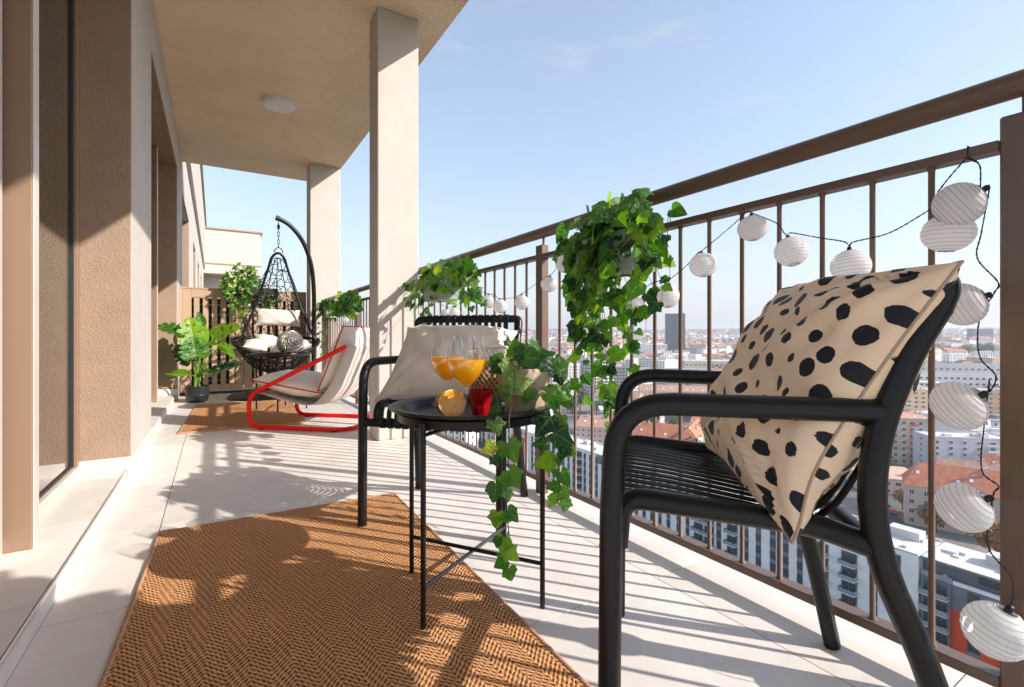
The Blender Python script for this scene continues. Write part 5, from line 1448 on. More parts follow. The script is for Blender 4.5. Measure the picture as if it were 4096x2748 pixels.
def mosaic():
    m, n, l, b = mat_new('mirror_mosaic')
    tc = n.new('ShaderNodeTexCoord')
    vo = n.new('ShaderNodeTexVoronoi'); vo.inputs['Scale'].default_value = 75; l.new(tc.outputs['Object'], vo.inputs['Vector'])
    v2 = n.new('ShaderNodeTexVoronoi'); v2.feature = 'DISTANCE_TO_EDGE'; v2.inputs['Scale'].default_value = 75; l.new(tc.outputs['Object'], v2.inputs['Vector'])
    lt = n.new('ShaderNodeMath'); lt.operation = 'LESS_THAN'; lt.inputs[1].default_value = 0.07; l.new(v2.outputs['Distance'], lt.inputs[0])
    mx = n.new('ShaderNodeMix'); mx.data_type = 'RGBA'; mx.inputs[6].default_value = (0.78, 0.74, 0.66, 1); mx.inputs[7].default_value = (0.25, 0.20, 0.13, 1)
    l.new(lt.outputs[0], mx.inputs[0]); l.new(mx.outputs[2], b.inputs['Base Color'])
    b.inputs['Metallic'].default_value = 0.85; b.inputs['Roughness'].default_value = 0.16
    bp = n.new('ShaderNodeBump'); bp.inputs['Strength'].default_value = 1.0; bp.inputs['Distance'].default_value = 0.02
    sc = n.new('ShaderNodeSeparateColor'); l.new(vo.outputs['Color'], sc.inputs[0])
    mu = n.new('ShaderNodeMath'); mu.operation = 'MULTIPLY_ADD'; mu.inputs[1].default_value = 0.4; l.new(sc.outputs[0], mu.inputs[0]); l.new(vo.outputs['Distance'], mu.inputs[2])
    l.new(mu.outputs[0], bp.inputs['Height']); l.new(bp.outputs[0], b.inputs['Normal'])
    return m
bc = at_d(880 + 677 * .4146, 850 + 1283 * .4146, 4.72)
tag(MB().ball((bc.x, bc.y, 0.533 + 0.122), 0.122, 36, 24).build('mosaic_ball', mosaic(), None, smooth=True), 'silvery mosaic glass ball on the second tray table in front of the egg chair', 'decorative ball')

# ================================================================== RED LOUNGE CHAIR
LO = Vector((.298, 4.197, 0)); LD = Vector((.745, -.667, 0)).normalized(); LN = Vector((-LD.y, LD.x, 0))
LW = 0.60
def LX(s, w_, z): return LO + LD * s + LN * w_ + Vector((0, 0, z))
lc = thing('lounge_chair', 'lounge chair with a bright red tubular frame and cream cushions piped in red', 'lounge chair', tuple(LX(.35, .3, 0)))
M['red'] = simple('red_lacquer', (0.80, 0.012, 0.005), 0.38, spec=0.2)
M['red'].node_tree.nodes['Principled BSDF'].inputs['Coat Weight'].default_value = 0.0
M['red_piping'] = simple('red_piping', (0.55, 0.03, 0.025), 0.7)
rt = 0.0165
near = fillet([LX(.725, 0, .645), LX(-.095, 0, .262), LX(-.088, 0, .018), LX(.74, 0, .018), LX(.74, LW, .018), LX(-.088, LW, .018), LX(-.095, LW, .262), LX(.725, LW, .645)], [0.09, 0.09, 0.16, 0.16, 0.09, 0.09], 8)
MB().tube(near, rt, 14).build('tube_frame', M['red'], lc, smooth=60)
MB().tube([LX(.70, 0, .634), LX(.70, LW, .634)], 0.011, 10).build('cross_tube', M['red'], lc, smooth=60)
MB().tube([LX(-.03, 0, .296), LX(-.03, LW, .296)], 0.011, 10).build('cross_tube', M['red'], lc, smooth=60)
for (s, w_) in ((.02, 0), (.62, 0), (.02, LW), (.62, LW)):
    MB().cbox(LX(s, w_, 0.0005) - Vector((.02, .02, 0)), LX(s, w_, 0.0005) + Vector((.02, .02, .008)), 0.003).build('foot_pad', M['gasket'], lc)
sl = MB(); prof = catmull([(.712, .648), (.70, .61), (.63, .45), (.55, .31), (.44, .205), (.30, .205), (.12, .245), (-.03, .285)], 5)
vs = []; fs = []; NW = 10
for (s, z, *_) in [(p.x, p.y) for p in [Vector((a[0], a[1], 0)) for a in prof]]:
    for i in range(NW + 1):
        f = i / NW; sg = sin(pi * f)
        vs.append(LX(s, 0.025 + (LW - .05) * f, z - 0.02 * sg * (1 if s < .6 else 0.3) + 0.0012 * sin(f * 33 + s * 20) * (1 if s > .45 else 0)))
for j in range(len(prof) - 1):
    for i in range(NW):
        a = j * (NW + 1) + i; fs.append((a, a + 1, a + NW + 2, a + NW + 1))
o = sl.add(vs, fs).build('sling', fabric('sling_cream', (0.66, 0.58, 0.50)), lc, smooth=True)
so = o.modifiers.new('thick', 'SOLIDIFY'); so.thickness = 0.004
for nm, cs_, th, sd in (('seat_cushion', [LX(-.11, .03, .378), LX(.50, .03, .285), LX(.50, LW - .03, .285), LX(-.11, LW - .03, .378)], 0.20, 40), ('back_cushion', [LX(.475, .03, .305), LX(.685, .03, .80), LX(.685, LW - .03, .80), LX(.475, LW - .03, .305)], 0.19, 41)):
    o, mb_, n_ = cushion(nm, cs_, th, M['offwhite'], lc, n=22, seed=sd, wrinkle=0.006, pinch=0.02)
    pts = edge_loop(mb_, n_)
    pm = MB().tube(pts, 0.0055, 6, closed=True).build('piping', M['red_piping'], None, smooth=True)
    pm.parent = o
    for v in pm.data.vertices: v.co = v.co - ABS[lc.name]
# ================================================================== CITY BELOW
random.seed(101)
ZG = -69.0
def terr(lat, dep):
    d = sqrt(lat * lat + dep * dep)
    z = ZG
    if d > 350: z += 26 * min(1, (d - 350) / 1250)
    if d > 1600: z += 50 * min(1, (d - 1600) / 2600)
    if d > 4000:
        a = atan2(lat, dep)
        hgt = 62 + 45 * noise.noise(Vector((a * 3.1 + 2, 0.3, 0))) + 16 * noise.noise(Vector((a * 11, d * 0.0006, 1)))
        z += hgt * min(1, (d - 4000) / 2600) ** 1.5
    return z
def cw(lat, dep, z):
    return Vector((0, 0, z)) + _FW * dep + _RT * lat
# ground sheet: polar grid centred below the tower, out to the hills
mb = MB(); vs = []; fs = []
rings = [0, 15, 30, 60, 100, 160, 240, 350, 480, 640, 850, 1100, 1400, 1600, 1900, 2300, 2800, 3400, 4000, 4400, 4900, 5400, 6000, 6600, 7400, 8400]
NA = 120
for r_ in rings:
    for k in range(NA):
        a = 2 * pi * k / NA
        la, de = r_ * sin(a), r_ * cos(a)
        p = cw(la, de, 0); p.z = terr(la, de)
        vs.append(p)
for i in range(len(rings) - 1):
    for k in range(NA):
        l_ = (k + 1) % NA
        fs.append((i * NA + k, i * NA + l_, (i + 1) * NA + l_, (i + 1) * NA + k)[::-1])
def ground_mat():
    m, n, l, b = mat_new('city_ground')
    tc = n.new('ShaderNodeTexCoord')
    nz = n.new('ShaderNodeTexNoise'); nz.inputs['Scale'].default_value = 0.012; nz.inputs['Detail'].default_value = 8; nz.inputs['Roughness'].default_value = 0.65
    l.new(tc.outputs['Object'], nz.inputs['Vector'])
    rp = n.new('ShaderNodeValToRGB'); e = rp.color_ramp.elements
    e[0].position = 0.36; e[0].color = (0.045, 0.07, 0.03, 1); e[1].position = 0.62; e[1].color = (0.30, 0.27, 0.235, 1)
    q = e.new(0.48); q.color = (0.16, 0.15, 0.14, 1)
    l.new(nz.outputs['Fac'], rp.inputs['Fac']); l.new(rp.outputs[0], b.inputs['Base Color']); b.inputs['Roughness'].default_value = 0.95
    return m
tag(mb.add(vs, fs).build('ground', ground_mat(), None, smooth=True), 'city ground and distant hills', 'ground', kind='structure')

def wallmat(name, c, vary=0.12, win=False):
    return simple(name, c, 0.85, vary=vary, vscale=0.15, randcol=0.06)
W = {}
for nm, c in (('white', (0.84, 0.82, 0.79)), ('cream', (0.72, 0.62, 0.51)), ('tan', (0.64, 0.46, 0.30)), ('beige', (0.56, 0.48, 0.40)), ('taupe', (0.48, 0.41, 0.34)), ('bluegrey', (0.45, 0.49, 0.56)), ('grey', (0.20, 0.205, 0.225)), ('lightgrey', (0.60, 0.59, 0.58)), ('orange', (0.72, 0.085, 0.018)), ('tower', (0.085, 0.11, 0.15)), ('rose', (0.62, 0.48, 0.42))):
    W[nm] = wallmat('wall_' + nm, c)
def tile_mat(name, c1, c2):
    m = simple(name, c1, 0.85, vscale=0.6, col2=c2, randcol=0.12, bump=0.3, bscale=3, bdist=0.05)
    return m
ROOF = {'red': tile_mat('roof_red', (0.40, 0.125, 0.07), (0.58, 0.24, 0.14)), 'dullred': tile_mat('roof_dull_red', (0.38, 0.19, 0.14), (0.54, 0.33, 0.26)), 'flat': simple('roof_flat', (0.52, 0.49, 0.45), 0.9, vary=0.2, vscale=0.12), 'grey': simple('roof_grey', (0.25, 0.25, 0.255), 0.8, vary=0.15, vscale=0.1), 'teal': simple('roof_teal', (0.12, 0.20, 0.23), 0.7), 'pink': tile_mat('roof_pink', (0.50, 0.30, 0.23), (0.56, 0.38, 0.30)), 'light': simple('roof_light', (0.66, 0.62, 0.56), 0.9, vary=0.12, vscale=0.2)}
M['pane'] = simple('window_pane', (0.045, 0.06, 0.075), 0.12, spec=0.8, vary=0.0)
M['pane_lit'] = simple('window_blind', (0.42, 0.42, 0.42), 0.4)
M['wframe'] = simple('window_frame_white', (0.72, 0.72, 0.71), 0.6)
M['wframe_dark'] = simple('window_frame_grey', (0.09, 0.095, 0.105), 0.5)
M['asphalt'] = simple('asphalt', (0.055, 0.055, 0.058), 0.9, vary=0.15, vscale=0.3)
M['balc_glass'] = simple('balcony_glass', (0.25, 0.32, 0.36), 0.1, spec=0.8)
def up_to_world(t, lat, dep, z, rot):
    p = cw(lat, dep, z); t.location = p
    t.rotation_euler = (0, 0, -radians(31.776) + radians(rot))
WME = {}
def win_mesh(w_, h_, dark):
    k = (round(w_, 1), round(h_, 1), dark)
    if k not in WME:
        a = MB().box((-w_ / 2, -0.10, 0), (w_ / 2, 0.05, h_))
        b = MB().box((-w_ / 2 + .1, -0.115, .1), (-0.05, -0.102, h_ - .1)).box((0.05, -0.115, .1), (w_ / 2 - .1, -0.102, h_ - .1)) if w_ > 1.0 else MB().box((-w_ / 2 + .08, -0.115, .1), (w_ / 2 - .08, -0.102, h_ - .1))
        oa = a.build('window', M['wframe_dark'] if dark else M['wframe']); ob = b.build('pane', M['pane'])
        WME[k] = (oa.data, ob.data); bpy.data.objects.remove(oa); bpy.data.objects.remove(ob)
    return WME[k]
def add_window(t, x, y, z, w_, h_, rz=0.0, dark=False, count=[0]):
    ma, mp = win_mesh(w_, h_, dark)
    o = bpy.data.objects.new('window', ma); COL.objects.link(o); o.parent = t; o.location = (x, y, z); o.rotation_euler = (0, 0, rz)
    p = bpy.data.objects.new('pane', mp); COL.objects.link(p); p.parent = o
    return o
def part(mb, name, mat, t, smooth=None):
    o = mb.build(name, mat, None, smooth=smooth); o.parent = t
    return o
def gable(mb, x0, x1, y0, y1, z, h, hip=0.0, ov=0.5):
    x0 -= ov; x1 += ov; y0 -= ov; y1 += ov
    if (x1 - x0) >= (y1 - y0):
        ym = (y0 + y1) / 2; hh = hip * (y1 - y0) / 2
        mb.add([(x0, y0, z), (x1, y0, z), (x1, y1, z), (x0, y1, z), (x0 + hh, ym, z + h), (x1 - hh, ym, z + h)], [(0, 1, 5, 4), (2, 3, 4, 5), (1, 2, 5), (3, 0, 4), (0, 3, 2, 1)])
    else:
        xm = (x0 + x1) / 2; hh = hip * (x1 - x0) / 2
        mb.add([(x0, y0, z), (x1, y0, z), (x1, y1, z), (x0, y1, z), (xm, y0 + hh, z + h), (xm, y1 - hh, z + h)], [(0, 1, 4), (2, 3, 5), (1, 2, 5, 4), (3, 0, 4, 5), (0, 3, 2, 1)])
def house(name, label, lat, dep, w_, d_, h_, rot, wall='cream', roof='flat', roofh=4.0, floors=5, cols=8, ww=1.3, wh=1.6, hip=0.0, dark=False, side=True, balc=None, balc_mat=None, zb=None, extras=None):
    """a building seen from its -y face; lat/dep of the near-left corner of that face"""
    t = thing(name, label, 'building', (0, 0, 0))
    z = terr(lat, dep) if zb is None else zb
    up_to_world(t, lat, dep, z, rot)
    part(MB().box((0, 0, -3), (w_, d_, h_)), 'wall', W[wall], t)
    if roof in ('flat', 'light', 'grey') and roofh < 1:
        part(MB().box((0.3, 0.3, h_ + 0.004), (w_ - 0.3, d_ - 0.3, h_ + 0.08)), 'roof', ROOF[roof], t)
        p = MB(); e = 0.3
        for a, b in (((0, 0), (w_, e)), ((0, d_ - e), (w_, d_)), ((0, e), (e, d_ - e)), ((w_ - e, e), (w_, d_ - e))):
            p.box((a[0], a[1], h_ + 0.002), (b[0], b[1], h_ + 0.5))
        part(p, 'parapet', W[wall], t)
        q = MB()
        for k in range(4):
            x = R(2, w_ - 4); y = R(2, max(3, d_ - 4)); q.box((x, y, h_ + .08), (x + R(1.5, 4), y + R(1.5, 3), h_ + R(1.0, 2.6)))
        part(q, 'roof_box', W['lightgrey'], t)
    else:
        rb = MB(); gable(rb, 0, w_, 0, d_, h_ + 0.01, roofh, hip)
        ro = part(rb, 'roof', ROOF[roof], t)
        q = MB()
        for k in range(4):
            x = R(2, w_ - 2); y = d_ * R(.3, .7); q.box((x, y, h_ + roofh * .4), (x + 0.9, y + 0.7, h_ + roofh + 0.9))
        c_ = part(q, 'chimney', W['beige'], t)
        if d_ < w_:
            for k in range(max(2, int(w_ / 7))):
                x = 2 + (w_ - 4) * (k + R(.2, .8)) / max(2, int(w_ / 7))
                sl_ = atan2(roofh, d_ / 2 + .5)
                f = R(.3, .6)
                mbx = MB().box((-0.5, -0.7, 0.02), (0.5, 0.7, 0.1))
                o = part(mbx, 'skylight', M['wframe'], t); o.location = (x, -0.5 + (d_ / 2 + .5) * f, h_ + roofh * f + .02); o.rotation_euler = (sl_, 0, 0)
    fh = (h_ - 0.8) / floors
    wh_ = min(wh, fh * 0.62)
    for f in range(floors):
        for c_ in range(cols):
            x = w_ * (c_ + 0.5) / cols
            if balc and c_ in balc:
                continue
            add_window(t, x, 0, f * fh + fh * 0.28, ww, wh_, 0, dark)
        if side:
            ns = max(1, int(d_ / (w_ / cols) * 0.8))
            for c_ in range(ns):
                y = d_ * (c_ + 0.5) / ns
                add_window(t, w_, y, f * fh + fh * 0.28, ww, wh_, pi / 2, dark)
                add_window(t, 0, y, f * fh + fh * 0.28, ww, wh_, -pi / 2, dark)
    if balc:
        for c_ in balc:
            x = w_ * (c_ + 0.5) / cols; bw = w_ / cols * 0.46
            for f in range(floors):
                zz = f * fh + fh * 0.1
                add_window(t, x, 0, zz + 0.1, ww * 1.4, wh_ * 1.25, 0, dark)
                o = part(MB().box((x - bw, -1.15, zz - 0.12), (x + bw, -0.12, zz + 0.02)), 'balcony', W['lightgrey'], t)
                r_ = MB().box((x - bw, -1.17, zz + 0.021), (x + bw, -1.12, zz + 1.0)).build('railing', balc_mat or W['lightgrey']); r_.parent = o
    if extras: extras(t, w_, d_, h_)
    return t

# ---- the long modern block opposite: one facade line, three colours
E_LAT, E_DEP = .519, -.855
ROTB = math.degrees(atan2(-.855, .519))
ZR = 0.73 - 46.0            # roof edge
HB = 30.0
FH = 3.2
def block_thing(name, label, s0):
    t = thing(name, label, 'building')
    up_to_world(t, 2.7 + E_LAT * s0, 236 + E_DEP * s0, ZR, ROTB)
    return t
def strip(t, x, ztop, nfl, w_=1.3, panel='grey', h_=2.1):
    """a vertical dark strip with one window per floor"""
    part(MB().box((x - w_ / 2 - 0.06, -0.03, ztop - FH * nfl + .3), (x + w_ / 2 + 0.06, 0.01, ztop - 0.35)), 'panel', W[panel], t)
    for f in range(nfl):
        add_window(t, x, -0.06, ztop - FH * (f + 1) + 0.55, w_, h_, 0, True)
def balcony_stack(t, x, ztop, nfl, w_=3.4, wallc='white', skip=0):
    for f in range(skip, nfl):
        z = ztop - FH * (f + 1)
        part(MB().box((x - w_ / 2, 0.0, z + 0.2), (x + w_ / 2, 0.012, z + FH - 0.25)).box((x - w_ / 2, -.02, z + 0.2), (x - w_ / 2 + .3, 0.0, z + FH - .25)), 'recess', W['grey'], t)
        add_window(t, x - w_ * .22, -0.02, z + 0.3, w_ * .38, 2.4, 0, True)
        add_window(t, x + w_ * .22, -0.02, z + 0.3, w_ * .38, 2.4, 0, True)
        o = part(MB().box((x - w_ / 2, -1.7, z - 0.02), (x + w_ / 2, -0.1, z + 0.2)), 'balcony', W[wallc], t)
        g = MB().box((x - w_ / 2, -1.71, z + 0.201), (x + w_ / 2, -1.66, z + 1.15)).box((x - w_ / 2, -1.65, z + .201), (x - w_ / 2 + .05, -0.15, z + 1.15)).box((x + w_ / 2 - .05, -1.65, z + .201), (x + w_ / 2, -0.15, z + 1.15)).build('railing', M['balc_glass']); g.parent = o
        q = MB()
        for k in range(3):
            xx = x + R(-w_ * .4, w_ * .35); q.box((xx, -1.5 + R(0, .5), z + .201), (xx + R(.3, .7), -0.9, z + R(.5, 1.0)))
        b_ = q.build('furniture', random.choice((ROOF['dullred'], W['cream'], W['tan'], W['grey']))); b_.parent = o
# white part, s 9..158
t = block_thing('apartment_block', 'long white modern apartment block opposite with dark window strips and glass balconies', 9.0)
LW_ = 149.5
part(MB().box((0, 0.02, -HB), (LW_, 13, -0.3)), 'wall', W['white'], t)
part(MB().box((0.3, 0.35, -0.298), (LW_ - .3, 12.6, -0.2)), 'roof', ROOF['light'], t)
part(MB().box((0, 0.0, -0.29), (LW_, 0.3, 0.12)).box((0, 12.7, -0.29), (LW_, 13, 0.3)), 'parapet', W['lightgrey'], t)
S = lambda s: s - 9.0
for s in (13, 16, 19.5, 23, 26.5, 30, 33.5, 37, 40.5, 44, 51, 54.5, 58, 61.5, 65, 68.5, 72, 75.5, 79, 82.5, 86, 89.5, 93, 97, 100.5, 111.5, 120, 123.6, 127.6, 131, 134.5, 150.5, 154.8):
    strip(t, S(s), -0.9, 9, R(1.15, 1.5))
for s, sk in ((47.5, 0), (104.5, 0), (108.2, 1), (115.8, 0), (139.5, 1), (145.6, 1)):
    balcony_stack(t, S(s), -0.9, 9, 3.4, 'white', sk)
part(MB().box((S(58), -0.05, -3.6), (S(75), 0.01, -0.32)), 'grey_storey', W['grey'], t)
q = MB()
for k in range(60):
    x = R(60, LW_ - 2); y = R(2, 11); q.box((x, y, -0.2), (x + R(.5, 1.8), y + R(.5, 1.5), R(0.1, 0.6)))
for k in range(8):
    x = R(2, 60); y = R(3, 9); q.box((x, y, -0.2), (x + R(2, 4), y + R(2, 3), R(0.4, 1.4)))
o = part(q, 'roof_vent', W['lightgrey'], t); o['kind'] = 'stuff'
part(MB().box((S(150), 8.2, -0.2), (S(156), 11.5, 1.7)), 'roof_box', W['lightgrey'], t)
# orange part with grey top storeys, s 158.7..
t = block_thing('apartment_block', 'orange apartment block with two dark grey upper storeys at the right end', 158.7)
LO_ = 34.0
part(MB().box((0.02, 0.6, -HB), (LO_, 13, -8.8)), 'wall', W['orange'], t)
part(MB().box((0.0, 0.55, -8.795), (LO_, 13, -3.9)), 'grey_storey', W['grey'], t)
part(MB().box((0.0, 2.6, -3.898), (LO_, 13, -0.45)), 'penthouse', W['grey'], t)
part(MB().box((0, 0.2, -0.448), (LO_, 13, -0.1)), 'eave', W['grey'], t)
part(MB().box((0.2, 0.4, -0.098), (LO_, 13, 0.0)), 'roof', ROOF['light'], t)
part(MB().box((5.2, 0.45, -3.895), (LO_, 1.0, -3.2)), 'terrace_wall', W['white'], t)
part(MB().box((0.1, 0.5, -3.895), (5.1, 0.56, -2.8)), 'terrace_glass', M['balc_glass'], t)
for x in (1.2, 3.3):
    o = part(MB().box((x, 1.1, -3.89), (x + .7, 1.8, -3.4)).box((x, 1.7, -3.4), (x + .7, 1.8, -2.9)), 'garden_chair', M['wframe'], t)
part(MB().box((2.0, 1.2, -3.89), (3.2, 1.8, -3.3)), 'garden_table', M['wframe'], t)
for k in range(3): add_window(t, 9.5 + 2.1 * k, 2.58, -2.9, 2.0, 2.0, 0, True)
for f in range(7):
    zz = -3.9 - FH * (f + 1) + 0.75
    for x in (8.3, 13.5, 18.7, 24, 29):
        add_window(t, x, 0.54 if f < 1 else 0.58, zz, 1.9, 2.0, 0, True)
        if f >= 1 and f < 6: part(MB().box((x - .95, 0.545, zz - 0.95), (x + .95, 0.598, zz - .02)), 'panel', W['grey'], t)
balcony_stack(t, 2.6, -3.9, 8, 4.6, 'lightgrey')
for o in t.children:
    pass
part(MB().box((8.5, 6.5, 0.0), (14.5, 10.0, 2.0)), 'roof_box', W['lightgrey'], t)
q = MB()
for k in range(26):
    x = R(1, LO_ - 2); y = R(2, 10); q.box((x, y, 0.0), (x + R(.6, 2.0), y + R(.6, 1.6), R(0.25, 0.7)))
o = part(q, 'roof_vent', W['lightgrey'], t); o['kind'] = 'stuff'
# farther end: another orange-red house and white houses continuing to the left
t = block_thing('apartment_block', 'narrow orange red house with white window strips between white blocks', -6.0)
part(MB().box((0, 0.0, -HB), (14.9, 13, -3.5)), 'wall', W['orange'], t)
part(MB().box((0, 0.3, -3.498), (14.9, 13, 0.6)), 'grey_storey', W['lightgrey'], t)
for x in (2.4, 5.8, 9.2, 12.6):
    add_window(t, x, 0.28, -2.4, 1.6, 1.8, 0, True)
    part(MB().box((x - .35, -0.05, -HB + 2), (x + .35, -0.001, -5.0)), 'white_strip', W['white'], t)
    for f in range(7): add_window(t, x + 1.3, -0.0, -3.8 - FH * (f + 1) + .6, 1.0, 2.0, 0, True)
t = block_thing('apartment_block', 'white apartment block farthest left along the street with regular dark windows', -62.0)
part(MB().box((0, 0.0, -HB), (55.9, 13, 0.0)), 'wall', W['white'], t)
part(MB().box((0.3, 0.3, 0.004), (55.6, 12.6, 0.1)), 'roof', ROOF['light'], t)
for k in range(16): strip(t, 2.0 + 3.45 * k, -0.9, 8, 1.4, 'bluegrey')

# ---- buildings behind, right of the chair (lat/dep from roof and base heights seen in the photo)
def LD(u, dep): return (u - 2048) / 1922.0 * dep
house('corner_house', 'taupe corner apartment house with a steep red tiled roof and roof windows', LD(3618, 178), 178, 62, 15, 14.6, -38, 'taupe', 'red', 7.5, 4, 15, 1.5, 1.8, hip=0.6)
house('low_hall', 'low peach coloured hall with a pale flat roof beside the street', LD(3440, 214), 214, 24, 24, 7, -20, 'rose', 'pink', 0.5, 2, 6, 2.2, 1.6)
house('apartment_house', 'blue grey apartment house with grey balconies and a pale roof', LD(3722, 232), 232, 34, 14, 20.5, -12, 'bluegrey', 'light', 0.5, 7, 6, 1.5, 1.5, balc=(4,))
house('apartment_house', 'white apartment house with plain rear wall next to the blue grey one', LD(3888, 243), 243, 26, 16, 21, -30, 'white', 'flat', 0.5, 6, 6, 1.0, 1.2)
house('apartment_house', 'beige apartment house with a column of orange balconies', LD(3500, 262), 262, 27, 14, 25.0, -14, 'beige', 'dullred', 2.4, 7, 7, 1.6, 1.6, hip=1.0, balc=(4,), balc_mat=W['orange'])
house('panel_block', 'tan housing block with white bay columns and dark stair windows', LD(3540, 345), 345, 62, 14, 29, -10, 'tan', 'light', 0.5, 9, 14, 1.7, 1.5, balc=(3, 9))
house('panel_block', 'second tan housing block behind the paper lantern', LD(3850, 352), 352, 46, 14, 27, -22, 'tan', 'light', 0.5, 8, 10, 1.6, 1.5, balc=(2, 6))
house('office_block', 'long white office block with rows of square windows above the tan blocks', LD(3600, 440), 440, 120, 16, 30, -16, 'white', 'grey', 0.5, 6, 26, 2.2, 2.0)
house('office_block', 'pale grey terraced office block behind the long white one', LD(3560, 500), 500, 130, 20, 34, -12, 'lightgrey', 'grey', 0.5, 5, 24, 2.4, 1.8)
house('row_house', 'house with jumbled red roofs behind the taupe corner house', LD(3740, 205), 205, 44, 13, 10, -34, 'cream', 'dullred', 6.5, 3, 10, 1.2, 1.4, hip=0.3)
house('row_house', 'low house with bright orange red roof and white gable near the dark post', LD(3930, 214), 214, 24, 12, 11, -50, 'white', 'red', 5.0, 3, 6, 1.2, 1.4)
house('long_house', 'building with a long orange tiled roof far behind near the dark post', LD(3868, 700), 700, 62, 18, 9, -8, 'cream', 'red', 9, 2, 12, 1.6, 1.6)
house('hall', 'bright white hall among trees in the distance', LD(3798, 900), 900, 36, 16, 17, -5, 'white', 'flat', 0.5, 3, 6, 2, 2)
house('office_tower', 'broad glass office tower on the right skyline', LD(3892, 1500), 1500, 58, 24, 54, -6, 'tower', 'grey', 0.5, 14, 12, 3.4, 2.0)
house('office_tower', 'hazy blue office tower at the foot of the hill beside the chair back', LD(3700, 1750), 1750, 56, 24, 52, -6, 'tower', 'grey', 0.5, 12, 10, 3.4, 2.0)
# ---- between the railing bars, centre
house('tower', 'tall dark glass high rise standing alone on the skyline', LD(2663, 1150), 1150, 44, 34, 103, -14, 'tower', 'grey', 0.5, 26, 9, 4.2, 2.4, dark=True)
house('office_slab', 'white office slab with ribbon windows at the foot of the dark high rise', LD(2580, 1080), 1080, 48, 18, 33, -10, 'white', 'flat', 0.5, 7, 7, 5.6, 2.0)
house('office_slab', 'blue grey office slab left of the white ribbon windowed one', LD(2530, 1100), 1100, 30, 18, 34, 12, 'bluegrey', 'grey', 0.5, 8, 6, 3.6, 2.0)
house('grid_office', 'pale gridded office building half behind the ivy trails', LD(2385, 470), 470, 22, 26, 42, 28, 'lightgrey', 'flat', 0.5, 13, 9, 1.7, 2.0, dark=True)
house('grid_office', 'slim dark glass wing beside the gridded office', LD(2452, 492), 492, 16, 18, 34, 8, 'grey', 'grey', 0.5, 10, 5, 2.2, 2.0, dark=True)
house('warehouse', 'white warehouse with square windows behind the near armrest', LD(2494, 560), 560, 40, 26, 23, 14, 'white', 'teal', 0.5, 5, 12, 1.6, 1.8, dark=True)
house('station_hall', 'long low station hall with a teal and grey roof', LD(2535, 640), 640, 150, 44, 17, -6, 'cream', 'grey', 0.5, 3, 34, 2.4, 2.0, dark=True)
house('market_hall', 'wide hall with a brown grey stepped roof right of the station hall', LD(2740, 720), 720, 120, 60, 22, -12, 'beige', 'flat', 0.5, 3, 20, 2.4, 1.8, dark=True)
house('red_roof_house', 'large cream house with broad red hipped roof below the armrest', LD(2520, 262), 262, 32, 14, 15, -28, 'cream', 'red', 7, 4, 9, 1.2, 1.6, hip=0.7)
house('red_roof_house', 'angled wing of the cream red roofed house running away to the right', LD(2690, 248), 248, 14, 40, 15, -30, 'cream', 'red', 7, 4, 4, 1.2, 1.6, hip=0.7)
house('red_roof_house', 'second red roofed row behind the large cream house', LD(2760, 305), 305, 38, 13, 13, -22, 'cream', 'red', 6, 3, 10, 1.2, 1.5, hip=0.3)
house('villa', 'white modern villa block with stacked terraces beside the spotted cushion', LD(2790, 232), 232, 22, 16, 17, -24, 'white', 'light', 0.5, 4, 4, 2.8, 2.0, balc=(1, 2))
house('glass_office', 'low glass office with pale frame behind the ivy trails', LD(2400, 330), 330, 30, 20, 18, -6, 'bluegrey', 'light', 0.5, 5, 8, 3.0, 2.4)
house('brown_house', 'brown red brick house left of the low glass office', LD(2300, 300), 300, 24, 16, 13, -16, 'rose', 'dullred', 6, 4, 7, 1.2, 1.6, hip=0.4)
house('cream_row', 'cream apartment row with many small windows behind the armrests', LD(2560, 420), 420, 66, 14, 19, -10, 'cream', 'dullred', 5, 5, 20, 1.3, 1.6)
house('cream_row', 'second cream apartment row with grey roof farther right behind the armrests', LD(2880, 430), 430, 80, 14, 20, -8, 'cream', 'grey', 0.5, 5, 22, 1.4, 1.6)
house('white_row', 'bright white houses left of the big ivy trails', LD(2130, 420), 420, 40, 18, 21, 8, 'white', 'flat', 0.5, 5, 11, 1.4, 1.6)
house('white_row', 'white slab with many storeys behind the middle railing post', LD(2235, 520), 520, 30, 16, 34, 14, 'lightgrey', 'flat', 0.5, 10, 8, 1.6, 1.6)

# ---- ordinary houses of the city: each a thing while it still shows as one
protos = []
def proto(w_, d_, h_, wall, roof, roofh, floors, cols, hip=0.0):
    a = MB().box((0, 0, -4), (w_, d_, h_)).build('wall', W[wall])
    rb = MB()
    if roofh < 1: rb.box((-0.1, -0.1, h_ + .003), (w_ + .1, d_ + .1, h_ + 0.45)).box((w_ * .3, d_ * .3, h_ + .45), (w_ * .5, d_ * .6, h_ + 2.4))
    else: gable(rb, 0, w_, 0, d_, h_ + .01, roofh, hip)
    b = rb.build('roof', ROOF[roof])
    wm = MB(); fh = h_ / floors
    for f in range(floors):
        for c_ in range(cols):
            x = w_ * (c_ + .5) / cols
            wm.box((x - .65, -0.06, f * fh + fh * .3), (x + .65, 0.02, f * fh + fh * .8))
        for c_ in range(max(1, int(cols * d_ / w_))):
            y = d_ * (c_ + .5) / max(1, int(cols * d_ / w_))
            wm.box((-0.06, y - .6, f * fh + fh * .3), (0.02, y + .6, f * fh + fh * .8)).box((w_ - 0.02, y - .6, f * fh + fh * .3), (w_ + .06, y + .6, f * fh + fh * .8))
    c_ = wm.build('window', M['pane'])
    c_.data['x'] = 1
    r_ = [(n_, o.data) for n_, o in (('wall', a), ('roof', b), ('windows', c_))]
    for o in (a, b, c_): bpy.data.objects.remove(o)
    return r_, (w_, d_, h_)
